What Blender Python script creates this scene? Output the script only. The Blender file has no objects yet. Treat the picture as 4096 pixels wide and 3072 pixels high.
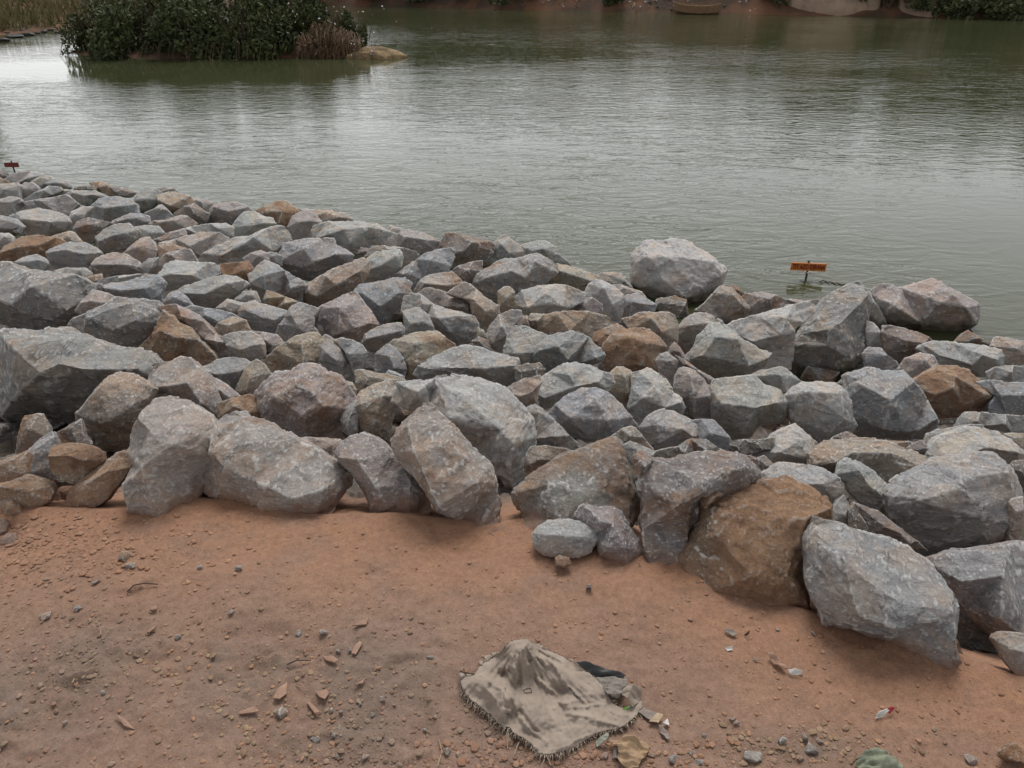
import bpy, math, random, os
import numpy as np
from mathutils import Vector
from mathutils.geometry import delaunay_2d_cdt

S = bpy.context.scene
TREES = [(-6.5,48.5,2.6,2.4),(-1.5,48,2.8,2.4),(3.5,47.5,2.6,2.4),(-11.5,48.5,2.4,2.6),(-4,48.5,2.5,2.4),(1,48,2.6,2.4),(6.4,47,2.6,2.2),(11.4,46.4,3.0,2.3),(15.0,45.6,4.0,2.6),(9.0,46.5,2.6,2.2),(13.0,46,3.6,2.6),(17.0,45,4.4,2.8),(20.5,44.5,5.0,2.8),(24.5,43.5,5.4,3.0),(28.5,43,5.2,3.0),(33,42,5.6,3.2),(37.5,41,5.2,3.0),(-30,44,7.0,3.2)]
COL = S.collection
# ------------------------------------------------------------------ camera, sky, sun, exposure
CAMZ, PITCH, FPX = 1.6, math.radians(28.7), 3214.0        # focal length in photograph pixels (4096 wide)
cam = bpy.data.cameras.new('camera'); camo = bpy.data.objects.new('camera', cam); COL.objects.link(camo)
camo.location = (0, 0, CAMZ); camo.rotation_euler = (math.pi/2 - PITCH, 0, 0)
cam.sensor_width = 36.0; cam.lens = 36.0*FPX/4096.0; cam.clip_start = 0.05; cam.clip_end = 2000
S.camera = camo
SUN_EL, SUN_AZ = 54.0, 6.0       # degrees; azimuth measured from straight ahead (+Y) towards +X
w = bpy.data.worlds.new('World'); S.world = w; w.use_nodes = True
wn = w.node_tree.nodes; wl = w.node_tree.links
sky = wn.new('ShaderNodeTexSky'); sky.sky_type = 'NISHITA'; sky.sun_disc = False
sky.sun_elevation = math.radians(SUN_EL); sky.sun_rotation = math.radians(SUN_AZ)
sky.dust_density = 0.6; sky.air_density = 1.2; sky.ozone_density = 1.0
bw = wn.new('ShaderNodeRGBToBW'); mixs = wn.new('ShaderNodeMix'); mixs.data_type = 'RGBA'
mixs.inputs[0].default_value = 0.93                       # an overcast sky: almost all the blue is gone
wl.new(sky.outputs[0], bw.inputs[0]); wl.new(sky.outputs[0], mixs.inputs[6]); wl.new(bw.outputs[0], mixs.inputs[7])
wl.new(mixs.outputs[2], wn['Background'].inputs[0]); wn['Background'].inputs[1].default_value = 0.125
sl = bpy.data.lights.new('sun', 'SUN'); so = bpy.data.objects.new('sun', sl); COL.objects.link(so)
sl.energy = 1.45; sl.angle = math.radians(28); sl.color = (1.0, 0.97, 0.93)
az = math.radians(SUN_AZ); el = math.radians(SUN_EL)
so.rotation_euler = Vector((math.sin(az)*math.cos(el), math.cos(az)*math.cos(el), math.sin(el))).to_track_quat('Z', 'Y').to_euler()
S.view_settings.view_transform = 'Standard'; S.view_settings.look = 'None'
S.view_settings.exposure = 0.85; S.view_settings.gamma = 1.0; S.view_settings.use_curve_mapping = False

# ------------------------------------------------------------------ geometry of the view: from a place in the picture to the place in the world
F = np.array([0, math.cos(PITCH), -math.sin(PITCH)]); U = np.array([0, math.sin(PITCH), math.cos(PITCH)]); X = np.array([1.0, 0, 0])
C0 = np.array([0, 0, CAMZ])
WATER = -1.2
def ray(u, v): return F + X*((u-2048.0)/FPX) + U*((1536.0-v)/FPX)
def on_z(u, v, z):
    d = ray(u, v); return C0 + d*((z-CAMZ)/d[2])
EDGE = [(-500,1960),(0,2030),(500,2040),(760,1990),(900,1985),(1080,2030),(1300,2060),(1560,2060),(1960,2100),(2130,2060),(2560,2150),(2720,2230),(2950,2370),(3200,2430),(3320,2470),(3750,2580),(4000,2680),(4500,2840)]
WLINE = [(-300,690),(0,700),(400,725),(700,790),(1000,835),(1300,860),(1600,930),(1800,965),(2200,1030),(2500,1130),(2800,1190),(3100,1230),(3900,1350),(4096,1390),(4500,1480)]
_e = sorted([tuple(on_z(u, v, 0.0)[:2]) for u, v in EDGE]); EX = np.array([p[0] for p in _e]); EY = np.array([p[1] for p in _e])
_w = sorted([tuple(on_z(u, v, WATER)[:2]) for u, v in WLINE]); WX = np.array([p[0] for p in _w]); WY = np.array([p[1] for p in _w])
def yE(x): return np.interp(x, EX, EY)
def yW(x):
    y = np.interp(x, WX, WY)
    return np.where(x < WX[0], WY[0] + (WX[0]-x)*0.4, y)
FARB = [(-900,18),(1200,20),(1700,27),(2100,40),(2600,48),(3000,56),(3500,66),(4096,78),(5200,90)]
_f = sorted([tuple(on_z(u, v, WATER)[:2]) for u, v in FARB]); FX = np.array([p[0] for p in _f]); FY = np.array([p[1] for p in _f])
def yF(x): return np.interp(x, FX, FY)

# ------------------------------------------------------------------ noise
def _h(ix, iy, iz, k):
    n = (ix.astype(np.int64)*374761393 + iy.astype(np.int64)*668265263 + iz.astype(np.int64)*2147483647 + k*974711) & 0x7fffffff
    n = ((n ^ (n >> 13))*1274126177) & 0x7fffffff
    n = ((n ^ (n >> 16))*668265263) & 0x7fffffff
    return ((n ^ (n >> 15)) & 0xffffff)/float(0xffffff)
def vnoise(p, k=0):
    i = np.floor(p).astype(np.int64); f = p - i; f = f*f*f*(f*(f*6-15)+10)
    r = 0
    for dx in (0, 1):
        for dy in (0, 1):
            for dz in (0, 1):
                wgt = (f[:,0] if dx else 1-f[:,0])*(f[:,1] if dy else 1-f[:,1])*(f[:,2] if dz else 1-f[:,2])
                r = r + wgt*_h(i[:,0]+dx, i[:,1]+dy, i[:,2]+dz, k)
    return r*2-1
def fbm(p, o=4, k=0, g=0.5):
    r = 0; a = 1.0; s = 0.0
    for j in range(o):
        r = r + a*vnoise(p*(2.03**j) + 17.3*j, k+j); s += a; a *= g
    return r/s*1.6
def chips(p, k=0):
    """fracture: every cell of a cellular pattern is a facet of its own, tilted and offset at random"""
    i = np.floor(p).astype(np.int64); best = np.full(len(p), 9e9); val = np.zeros(len(p))
    for dx in (-1, 0, 1):
        for dy in (-1, 0, 1):
            for dz in (-1, 0, 1):
                c = i + np.array([dx, dy, dz])
                q = np.stack([_h(c[:,0], c[:,1], c[:,2], k+m) for m in (11, 12, 13)], 1) + c
                d = ((p-q)**2).sum(1); m = d < best
                if not m.any(): continue
                cm = c[m]; rd = np.stack([_h(cm[:,0], cm[:,1], cm[:,2], k+m2) for m2 in (21, 22, 23)], 1)*2-1
                val[m] = ((p[m]-q[m])*rd).sum(1)*1.3 + (_h(cm[:,0], cm[:,1], cm[:,2], k+31)-0.5)*0.9
                best[m] = d[m]
    return val

# ------------------------------------------------------------------ mesh and naming helpers
def mesh_np(name, V, T, attrs=None, smooth=True):
    me = bpy.data.meshes.new(name); V = np.asarray(V, dtype=np.float32); T = np.asarray(T, dtype=np.int32)
    k = T.shape[1]
    me.vertices.add(len(V)); me.vertices.foreach_set('co', V.ravel())
    me.loops.add(T.size); me.loops.foreach_set('vertex_index', T.ravel())
    me.polygons.add(len(T)); me.polygons.foreach_set('loop_start', np.arange(0, T.size, k, dtype=np.int32))
    try: me.polygons.foreach_set('loop_total', np.full(len(T), k, dtype=np.int32))
    except Exception: pass
    me.polygons.foreach_set('use_smooth', np.full(len(T), smooth, dtype=bool))
    for n, a in (attrs or {}).items():
        at = me.attributes.new(n, 'FLOAT', 'POINT'); at.data.foreach_set('value', np.asarray(a, dtype=np.float32))
    me.update(calc_edges=True); me.validate()
    return me
def obj(name, me, mat=None, parent=None, loc=(0,0,0)):
    o = bpy.data.objects.new(name, me); COL.objects.link(o); o.location = loc
    if mat and me and not me.materials: me.materials.append(mat)
    if parent: o.parent = parent
    return o
def tag(o, label, cat, group=None, kind=None):
    if label: o['label'] = label
    if cat: o['category'] = cat
    if group: o['group'] = group
    if kind: o['kind'] = kind
    return o
def empty(name, loc, label, cat, group=None):
    o = bpy.data.objects.new(name, None); COL.objects.link(o); o.location = loc; o.empty_display_size = 0.1
    return tag(o, label, cat, group)
class MB:
    """collects polygons of one mesh"""
    def __init__(s): s.v = []; s.f = []
    def add(s, vs, fs):
        b = len(s.v); s.v += [tuple(x) for x in vs]; s.f += [tuple(b+i for i in f) for f in fs]
    def box(s, c, d, rot=None):
        vs = []
        for z in (-1, 1):
            for x, y in ((-1,-1),(1,-1),(1,1),(-1,1)):
                q = Vector((x*d[0]/2, y*d[1]/2, z*d[2]/2))
                if rot is not None: q = rot @ q
                vs.append((q.x+c[0], q.y+c[1], q.z+c[2]))
        s.add(vs, [(3,2,1,0),(4,5,6,7),(0,1,5,4),(1,2,6,5),(2,3,7,6),(3,0,4,7)])
    def tube(s, pts, rad, n=5):
        pts = [Vector(p) for p in pts]; rings = []
        for i, p in enumerate(pts):
            t = (pts[min(i+1, len(pts)-1)] - pts[max(i-1, 0)]).normalized()
            a = t.cross(Vector((0.3, 0.2, 0.93)) if abs(t.z) < 0.8 else Vector((1, 0.1, 0))).normalized(); b = t.cross(a)
            r = rad[i] if isinstance(rad, (list, tuple)) else rad
            rings.append([p + (a*math.cos(2*math.pi*j/n) + b*math.sin(2*math.pi*j/n))*r for j in range(n)])
        vs = [q for r in rings for q in r]; fs = []
        for i in range(len(pts)-1):
            for j in range(n): fs.append((i*n+j, i*n+(j+1)%n, (i+1)*n+(j+1)%n, (i+1)*n+j))
        fs.append(tuple(range(n))[::-1]); fs.append(tuple((len(pts)-1)*n+j for j in range(n)))
        s.add(vs, fs)
    def build(s, name, mat, parent=None, loc=(0,0,0), smooth=False):
        me = bpy.data.meshes.new(name); me.from_pydata([(x-loc[0], y-loc[1], z-loc[2]) for x, y, z in s.v] if not parent else s.v, [], s.f)
        me.polygons.foreach_set('use_smooth', [smooth]*len(me.polygons)); me.update()
        return obj(name, me, mat, parent, loc if not parent else (0,0,0))

# ------------------------------------------------------------------ materials
class NT:
    def __init__(s, name):
        s.m = bpy.data.materials.new(name); s.m.use_nodes = True; s.t = s.m.node_tree; s.b = s.t.nodes['Principled BSDF']
        s.b.inputs['Specular IOR Level'].default_value = 0.25
    def n(s, t, **kw):
        x = s.t.nodes.new(t)
        for k, v in kw.items(): setattr(x, k, v)
        return x
    def put(s, sock, v):
        if isinstance(v, bpy.types.NodeSocket): s.t.links.new(v, sock)
        elif v is not None: sock.default_value = v
    def noise(s, vec, scale, detail=5, rough=0.55, dist=0.0, out=0):
        x = s.n('ShaderNodeTexNoise'); s.put(x.inputs['Vector'], vec); x.inputs['Scale'].default_value = scale
        x.inputs['Detail'].default_value = detail; x.inputs['Roughness'].default_value = rough; x.inputs['Distortion'].default_value = dist
        return x.outputs[out]
    def ramp(s, fac, lo, hi, a=0.0, b=1.0):
        x = s.n('ShaderNodeMapRange', interpolation_type='SMOOTHSTEP', clamp=True); s.put(x.inputs[0], fac)
        for i, v in zip((1, 2, 3, 4), (lo, hi, a, b)): x.inputs[i].default_value = v
        return x.outputs[0]
    def math(s, op, a, b=None, c=None):
        x = s.n('ShaderNodeMath', operation=op); s.put(x.inputs[0], a); s.put(x.inputs[1], b)
        if c is not None: s.put(x.inputs[2], c)
        return x.outputs[0]
    def mix(s, fac, a, b, mode='MIX'):
        x = s.n('ShaderNodeMix', data_type='RGBA', blend_type=mode); s.put(x.inputs[0], fac)
        for i, v in ((6, a), (7, b)): s.put(x.inputs[i], (*v, 1) if isinstance(v, tuple) and len(v) == 3 else v)
        return x.outputs[2]
    def bump(s, h, strength, dist, prev=None):
        x = s.n('ShaderNodeBump'); s.put(x.inputs['Height'], h); x.inputs['Strength'].default_value = strength; x.inputs['Distance'].default_value = dist
        if prev is not None: s.put(x.inputs['Normal'], prev)
        return x.outputs[0]
    def coords(s, kind='Object'): return s.n('ShaderNodeTexCoord').outputs[kind]
    def mapping(s, vec, scale=(1,1,1), rot=(0,0,0), loc=None):
        x = s.n('ShaderNodeMapping'); s.put(x.inputs['Vector'], vec); x.inputs['Scale'].default_value = scale; x.inputs['Rotation'].default_value = rot
        if loc is not None: s.put(x.inputs['Location'], loc)
        return x.outputs[0]
    def done(s, col, rough=0.9, normal=None):
        s.put(s.b.inputs['Base Color'], (*col, 1) if isinstance(col, tuple) else col); s.put(s.b.inputs['Roughness'], rough)
        if normal is not None: s.put(s.b.inputs['Normal'], normal)
        return s.m
def plain(name, col, rough=0.85, var=0.25, scale=30, bump=0.3, bd=0.004):
    t = NT(name); v = t.coords()
    n = t.noise(v, scale, 6, 0.65)
    c = t.mix(t.ramp(n, 0.3, 0.7), tuple(x*(1-var) for x in col), tuple(min(1, x*(1+var)) for x in col))
    return t.done(c, rough, t.bump(t.noise(v, scale*4, 4), bump, bd) if bump else None)

DIRT = (0.238, 0.146, 0.104)
def mat_rock():
    t = NT('quarry_rock'); info = t.n('ShaderNodeObjectInfo')
    off = t.n('ShaderNodeVectorMath', operation='SCALE'); off.inputs[0].default_value = (37.0, 91.0, 53.0); t.put(off.inputs[3], info.outputs['Random'])
    add = t.n('ShaderNodeVectorMath', operation='ADD'); t.put(add.inputs[0], t.coords()); t.put(add.inputs[1], off.outputs[0]); v = add.outputs[0]
    base = info.outputs['Color']; rust = info.outputs['Alpha']
    # clouds of cooler and warmer stone
    n1 = t.noise(v, 3.2, 6, 0.6, 0.6)
    c = t.mix(t.ramp(n1, 0.36, 0.66, 0.0, 0.75), base, t.mix(1.0, base, (0.84, 0.87, 0.92), 'MULTIPLY'))
    n2 = t.noise(v, 5.0, 7, 0.62, 1.2)
    c = t.mix(t.math('MULTIPLY', t.ramp(n2, 0.44, 0.62), 0.6), c, t.mix(1.0, base, (1.22, 1.00, 0.82), 'MULTIPLY'))
    # iron staining: how much of it is the stone's own (alpha of its colour)
    n3 = t.noise(v, 3.6, 8, 0.6, 0.9)
    rm = t.math('MULTIPLY', t.ramp(t.math('ADD', n3, t.math('MULTIPLY', rust, 0.36)), 0.60, 0.80), 0.85)
    rc = t.mix(t.ramp(t.noise(v, 9, 5), 0.35, 0.65), (0.34, 0.205, 0.118), (0.245, 0.140, 0.086))
    c = t.mix(rm, c, rc)
    # dark mineral and light bruises, both drawn out along the cleavage
    ms = t.mapping(v, (1.0, 1.0, 2.6), (0.5, 0.4, 0.2))
    nd = t.noise(ms, 11, 8, 0.7, 0.5)
    c = t.mix(t.ramp(nd, 0.49, 0.66, 0, 0.7), c, t.mix(1.0, c, (0.48, 0.48, 0.51), 'MULTIPLY'))
    nl = t.noise(ms, 52, 9, 0.75, 0.8)
    c = t.mix(t.math('MULTIPLY', t.ramp(nl, 0.53, 0.64, 0, 0.5), t.math('SUBTRACT', 1.0, rm)), c, (0.60, 0.595, 0.575))
    nf = t.noise(v, 110, 5, 0.7)
    c = t.mix(0.42, c, t.mix(1.0, c, t.mix(t.ramp(nf, 0.32, 0.7), (0.62, 0.62, 0.62), (1.42, 1.42, 1.42)), 'MULTIPLY'))
    # broken edges are paler
    wear = t.n('ShaderNodeAttribute', attribute_name='wear').outputs['Fac']
    wm = t.math('MULTIPLY', t.ramp(t.math('ADD', wear, t.math('MULTIPLY', t.math('SUBTRACT', t.noise(v, 45, 6, 0.72), 0.5), 1.0)), 0.42, 0.9), 0.58)
    wm = t.math('MULTIPLY', wm, t.math('SUBTRACT', 1.0, t.math('MULTIPLY', rm, 0.8)))
    c = t.mix(wm, c, (0.68, 0.67, 0.645))
    # red earth rubbed on stones that stand in the dirt
    dust = t.n('ShaderNodeAttribute', attribute_name='dust').outputs['Fac']
    dm = t.ramp(t.math('ADD', dust, t.math('MULTIPLY', t.math('SUBTRACT', t.noise(v, 14, 7, 0.7), 0.5), 0.9)), 0.35, 0.85, 0, 0.85)
    c = t.mix(dm, c, (0.285, 0.16, 0.105))
    wet = t.n('ShaderNodeAttribute', attribute_name='wet').outputs['Fac']
    c = t.mix(t.ramp(t.math('ADD', wet, t.math('MULTIPLY', t.math('SUBTRACT', t.noise(v, 9, 5), 0.5), 0.5)), 0.3, 0.7), c, t.mix(1.0, c, (0.42, 0.40, 0.34), 'MULTIPLY'))
    b1 = t.bump(t.noise(ms, 30, 9, 0.76, 0.6), 0.9, 0.020)
    b2 = t.bump(nf, 0.3, 0.004, b1)
    return t.done(c, 0.88, b2)
def mat_dirt():
    t = NT('red_dirt'); v = t.coords()
    n1 = t.noise(v, 1.3, 6, 0.6, 0.8); n2 = t.noise(v, 7, 8, 0.7, 0.6); n3 = t.noise(v, 60, 6, 0.75); n4 = t.noise(v, 240, 4, 0.7)
    c = t.mix(t.ramp(n1, 0.35, 0.65), DIRT, (0.214, 0.146, 0.114))
    c = t.mix(t.ramp(n2, 0.42, 0.68, 0, 0.8), c, (0.268, 0.174, 0.126))
    fresh = t.n('ShaderNodeAttribute', attribute_name='fresh').outputs['Fac']
    c = t.mix(t.math('MULTIPLY', fresh, t.ramp(n2, 0.3, 0.6, 0.35, 0.95)), c, (0.300, 0.160, 0.095))
    grey = t.n('ShaderNodeAttribute', attribute_name='grey').outputs['Fac']
    c = t.mix(t.math('MULTIPLY', grey, t.ramp(n2, 0.35, 0.7, 0.35, 1.0)), c, (0.158, 0.124, 0.100))
    rub = t.n('ShaderNodeAttribute', attribute_name='rubble').outputs['Fac']
    c = t.mix(rub, c, t.mix(t.ramp(t.noise(v, 4, 5), 0.4, 0.6), (0.10, 0.078, 0.062), (0.15, 0.13, 0.115)))
    far = t.n('ShaderNodeAttribute', attribute_name='far').outputs['Fac']
    c = t.mix(far, c, t.mix(t.ramp(t.noise(v, 0.6, 7, 0.65), 0.38, 0.62), (0.060, 0.040, 0.027), (0.150, 0.072, 0.040)))
    c = t.mix(0.5, c, t.mix(1.0, c, t.mix(t.ramp(n3, 0.3, 0.72), (0.68, 0.66, 0.64), (1.30, 1.31, 1.34)), 'MULTIPLY'))
    c = t.mix(0.3, c, t.mix(1.0, c, t.mix(t.ramp(n4, 0.3, 0.7), (0.7, 0.7, 0.7), (1.3, 1.3, 1.3)), 'MULTIPLY'))
    b = t.bump(n3, 0.35, 0.008); b = t.bump(n4, 0.25, 0.003, b)
    return t.done(c, 0.95, b)
def mat_water():
    t = NT('river_water'); g = t.n('ShaderNodeNewGeometry').outputs['Position']
    calm = t.n('ShaderNodeAttribute', attribute_name='calm').outputs['Fac']
    w1 = t.noise(t.mapping(g, (0.85, 1.9, 1), (0, 0, 0.16)), 2.2, 3, 0.5, 1.3)
    w2 = t.noise(t.mapping(g, (1.0, 2.0, 1), (0, 0, -0.22)), 5.5, 3, 0.55, 1.0)
    w3 = t.noise(t.mapping(g, (1.0, 1.5, 1), (0, 0, 0.4)), 17, 3, 0.5)
    gust = t.ramp(t.noise(t.mapping(g, (0.5, 1.0, 1)), 0.22, 3, 0.6), 0.32, 0.68, 0.35, 1.0)
    h = t.math('ADD', t.math('MULTIPLY', w1, 0.032), t.math('ADD', t.math('MULTIPLY', w2, 0.010), t.math('MULTIPLY', w3, 0.0015)))
    h = t.math('MULTIPLY', h, t.math('MULTIPLY', gust, t.math('SUBTRACT', 1.0, t.math('MULTIPLY', calm, 0.96))))
    nrm = t.bump(h, 0.6, 1.0)
    body = t.mix(t.ramp(t.noise(g, 0.35, 4), 0.35, 0.65), (0.044, 0.049, 0.022), (0.054, 0.059, 0.029))
    t.b.inputs['IOR'].default_value = 1.33; t.b.inputs['Specular IOR Level'].default_value = 0.5
    return t.done(body, 0.03, nrm)
def mat_leaf(name, a, b, rough=0.7):
    t = NT(name); v = t.coords(); oi = t.n('ShaderNodeNewGeometry').outputs['Random Per Island']
    c = t.mix(oi, a, b); c = t.mix(t.ramp(t.noise(v, 1.8, 4), 0.35, 0.65, 0, 0.5), c, t.mix(1.0, c, (1.5, 1.35, 1.0), 'MULTIPLY'))
    return t.done(c, rough)
M = {}
M['rock'] = mat_rock(); M['dirt'] = mat_dirt(); M['water'] = mat_water()
M['leaf'] = mat_leaf('dark_leaves', (0.034, 0.048, 0.020), (0.090, 0.105, 0.044))
M['leaf_pale'] = mat_leaf('pale_leaves', (0.050, 0.062, 0.028), (0.085, 0.095, 0.045))
M['leaf_dry'] = mat_leaf('dry_stems', (0.11, 0.072, 0.045), (0.19, 0.13, 0.085))
M['reed'] = mat_leaf('bank_grass', (0.11, 0.105, 0.05), (0.18, 0.16, 0.085))
M['wood'] = plain('dark_wood', (0.09, 0.06, 0.04)); M['boat'] = plain('boat_planks', (0.20, 0.125, 0.07), scale=12)
M['cloth'] = plain('sack_cloth', (0.290, 0.235, 0.192), 0.95, 0.14, 16, 0.5, 0.002)
M['thread'] = plain('frayed_thread', (0.34, 0.285, 0.225), 0.95, 0.15, 60, 0)
M['orange'] = plain('orange_board', (0.60, 0.21, 0.055), 0.7, 0.18, 40, 0.1)
M['lettering'] = plain('red_lettering', (0.16, 0.012, 0.010), 0.7, 0.2, 60, 0)
M['plaque'] = plain('red_plaque', (0.20, 0.055, 0.045), 0.8, 0.2, 30, 0.1)
M['post'] = plain('grey_post', (0.10, 0.085, 0.075)); M['white'] = plain('dirty_white', (0.55, 0.53, 0.50), 0.8, 0.2, 60, 0.1)
M['black_plastic'] = plain('dark_plastic', (0.045, 0.043, 0.045), 0.45, 0.3, 25, 0.2)
M['grey_cloth'] = plain('grey_rag', (0.21, 0.185, 0.16), 0.9, 0.2, 30, 0.4)
M['tan_cloth'] = plain('tan_rag', (0.33, 0.225, 0.14), 0.9, 0.2, 30, 0.4)
M['green_cloth'] = plain('green_rag', (0.20, 0.215, 0.155), 0.9, 0.2, 30, 0.4)
M['pale_green'] = plain('pale_green_scrap', (0.27, 0.27, 0.225), 0.8, 0.15, 30, 0.2)
M['leaf_green'] = plain('green_blade', (0.10, 0.30, 0.05), 0.6, 0.2, 60, 0)
M['card'] = plain('grey_card', (0.22, 0.185, 0.16), 0.9, 0.2, 40, 0.2)
M['red_print'] = plain('red_print', (0.30, 0.03, 0.04), 0.6, 0.2, 40, 0)
M['straw'] = plain('straw', (0.36, 0.27, 0.18), 0.9, 0.2, 60, 0); M['twig'] = plain('twig', (0.085, 0.055, 0.04), 0.9, 0.2, 60, 0)
M['chip'] = plain('earth_chip', (0.30, 0.185, 0.135), 0.9, 0.2, 40, 0.4); M['pebble'] = mat_leaf('pebbles', (0.215, 0.122, 0.083), (0.30, 0.185, 0.130), 0.95)
M['pebble_grey'] = mat_leaf('grey_pebbles', (0.165, 0.112, 0.080), (0.25, 0.185, 0.140), 0.95)
M['embankment'] = plain('tan_render', (0.28, 0.20, 0.145), 0.95, 0.3, 1.2, 0.4, 0.02)
M['dark_stone'] = plain('wet_stone', (0.035, 0.033, 0.032), 0.6, 0.3, 8, 0.3)
M['litter'] = plain('mixed_litter', (0.34, 0.31, 0.29), 0.8, 0.6, 2.5, 0)

# ------------------------------------------------------------------ the ground: one sheet from the camera's bank to far beyond the river
ISL = [(-8.4, 25.3, 4.5, 1.3, 0.22), (-4.6, 24.7, 1.5, 0.5, 0.18)]     # island: centre, half axes, height above water
def pile_h(x, y):
    """middle of the top layer of stones"""
    t = (y-yE(x))/np.maximum(yW(x)-yE(x), 0.5)
    return np.maximum(np.where(t < 0, 0.0, np.where(t < 1, -0.10*np.clip(t*14, 0, 1) - 1.18*t**0.85, -1.28-(t-1)*1.4)), WATER)
def ground_h(x, y):
    x = np.asarray(x, float); y = np.asarray(y, float)
    e = yE(x); wl_ = yW(x); t = (y-e)/np.maximum(wl_-e, 0.5)
    near = np.where(t < 0, 0.0, np.where(t < 1, -0.16*np.clip(t*9, 0, 1) - 0.26*np.clip(t*4-0.2, 0, 1) - 1.10*t**0.85, -1.52-(t-1)*1.4))
    near = np.maximum(near, -2.6)
    f = y - yF(x); far = WATER - 0.3 + np.clip(f+0.5, -3, 0)*0.4 + np.clip(f+0.5, 0, 4.0)*0.62 + np.clip(f-3.5, 0, 40)*0.06
    h = np.maximum(near, np.where(f > -3, far, -9))
    left = (-x-17.0)*0.5 + (y-30.5)*0.22                                   # the low bank at the upper left, beyond the island
    lb = WATER - 0.06 + np.clip(left, -1.5, 3.0)*0.28
    h = np.maximum(h, np.where((x < -13) & (y > 25), lb, -9))
    for cx, cy, ax, ay, hh in ISL:
        r = np.sqrt(((x-cx)/ax)**2 + ((y-cy)/ay)**2)
        h = np.maximum(h, WATER + hh*(1.0-r**2.0)*np.where(r < 1.6, 1, 9))
    return h
GREY = [(1480,2720,330,260),(1000,2700,300,260),(150,2800,420,260),(420,2600,260,130),(1350,2950,300,150),(3200,2990,300,70),(2050,2900,150,120)]
def grey_w(x, y):
    """greyer, gravelly patches of the trodden earth"""
    r = np.zeros(len(x))
    for u, v, du, dv in GREY:
        a = on_z(u, v, 0); b = on_z(u+du, v, 0); c = on_z(u, v+dv, 0) if v+dv < 3300 else on_z(u, 3300, 0)
        rx = abs(b[0]-a[0]); ry = max(abs(c[1]-a[1]), 0.05)
        r = np.maximum(r, np.exp(-((x-a[0])/rx)**2 - ((y-a[1])/ry)**2))
    return r
def build_ground():
    def axis(lo, hi, fine, farlo, farhi, cap=0.9, capto=70):
        a = list(np.arange(lo, hi+1e-6, fine)); s = fine
        for sgn, lim in ((-1, farlo), (1, farhi)):
            p = a[-1] if sgn > 0 else a[0]; s = fine; ext = []
            while abs(p) < abs(lim):
                s = min(s*1.09, cap) if abs(p) < capto else s*1.25
                p += sgn*s; ext.append(p)
            a = a + ext if sgn > 0 else ext[::-1] + a
        return np.array(a)
    xs = axis(-2.5, 2.2, 0.0095, -450, 450); ys = axis(0.8, 3.0, 0.0085, -60, 600)
    gx, gy = np.meshgrid(xs, ys); x = gx.ravel(); y = gy.ravel()
    h = ground_h(x, y)
    g = grey_w(x, y)
    p = np.stack([x, y, np.zeros_like(x)], 1)
    near = np.exp(-((np.abs(x)/4)**4)) * (y < 5) * (y > -1)
    d = 0.016*fbm(p*1.6, 3, 1) + 0.007*fbm(p*5.5, 4, 5)
    rough = 0.5 + 0.8*g
    fine = 0.0055*rough*fbm(p*26, 4, 9, 0.6) + 0.004*rough*np.maximum(fbm(p*np.array([14, 34, 1]), 3, 19)-0.25, 0)
    chip = 0.009*rough*np.maximum(chips(p*15 + 0.4*np.stack([fbm(p*20, 2, 3), fbm(p*20, 2, 4), 0*x], 1), 7), 0)
    far = 0.12*fbm(p*0.5, 4, 2) * np.clip((np.hypot(x, y)-12)/15, 0, 1)
    ed = y-yE(x); spill = (np.abs(x) < 4)*np.clip(0.35+(x+1.3)*1.2, 0.3, 1)*np.exp(-((ed-0.02)/0.13)**2)*(0.004+0.012*fbm(p*4.5, 3, 14))
    rub = np.clip((ed-0.15)/0.3, 0, 1)*(y < yW(x)+1)
    d = d*np.clip(np.abs(ed)/0.35, 0.15, 1)
    d = d + rub*(0.06*chips(p*4.2, 51) + 0.03*chips(p*10, 52))*(np.abs(x) < 12)
    z = h + spill + np.maximum(near, rub)*(d + fine + chip) + np.where(h > WATER-0.3, far, 0)
    nx, ny = len(xs), len(ys); i = np.arange(nx*ny).reshape(ny, nx)
    q = np.stack([i[:-1,:-1], i[:-1,1:], i[1:,1:], i[1:,:-1]], -1).reshape(-1, 4)
    me = mesh_np('ground', np.stack([x, y, z], 1), q, {'far': np.clip((np.hypot(x, y)-14)/4, 0, 1), 'rubble': rub, 'grey': g, 'fresh': np.exp(-(np.minimum(y-yE(x), 0)/0.42)**2)*(np.abs(x) < 8)})
    o = obj('ground', me, M['dirt']); o['kind'] = 'structure'
    return xs, ys, z.reshape(ny, nx)
GXS, GYS, GZ = build_ground()
def gz(x, y):
    i = int(np.clip(np.searchsorted(GXS, x)-1, 0, len(GXS)-2)); j = int(np.clip(np.searchsorted(GYS, y)-1, 0, len(GYS)-2))
    fx = (x-GXS[i])/(GXS[i+1]-GXS[i]); fy = (y-GYS[j])/(GYS[j+1]-GYS[j])
    return float((GZ[j,i]*(1-fx)+GZ[j,i+1]*fx)*(1-fy) + (GZ[j+1,i]*(1-fx)+GZ[j+1,i+1]*fx)*fy)
def gp(u, v):
    """place on the trodden earth seen at picture point u, v"""
    p = on_z(u, v, 0.0)
    for _ in range(4): p = on_z(u, v, gz(p[0], p[1]))
    return p

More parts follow.
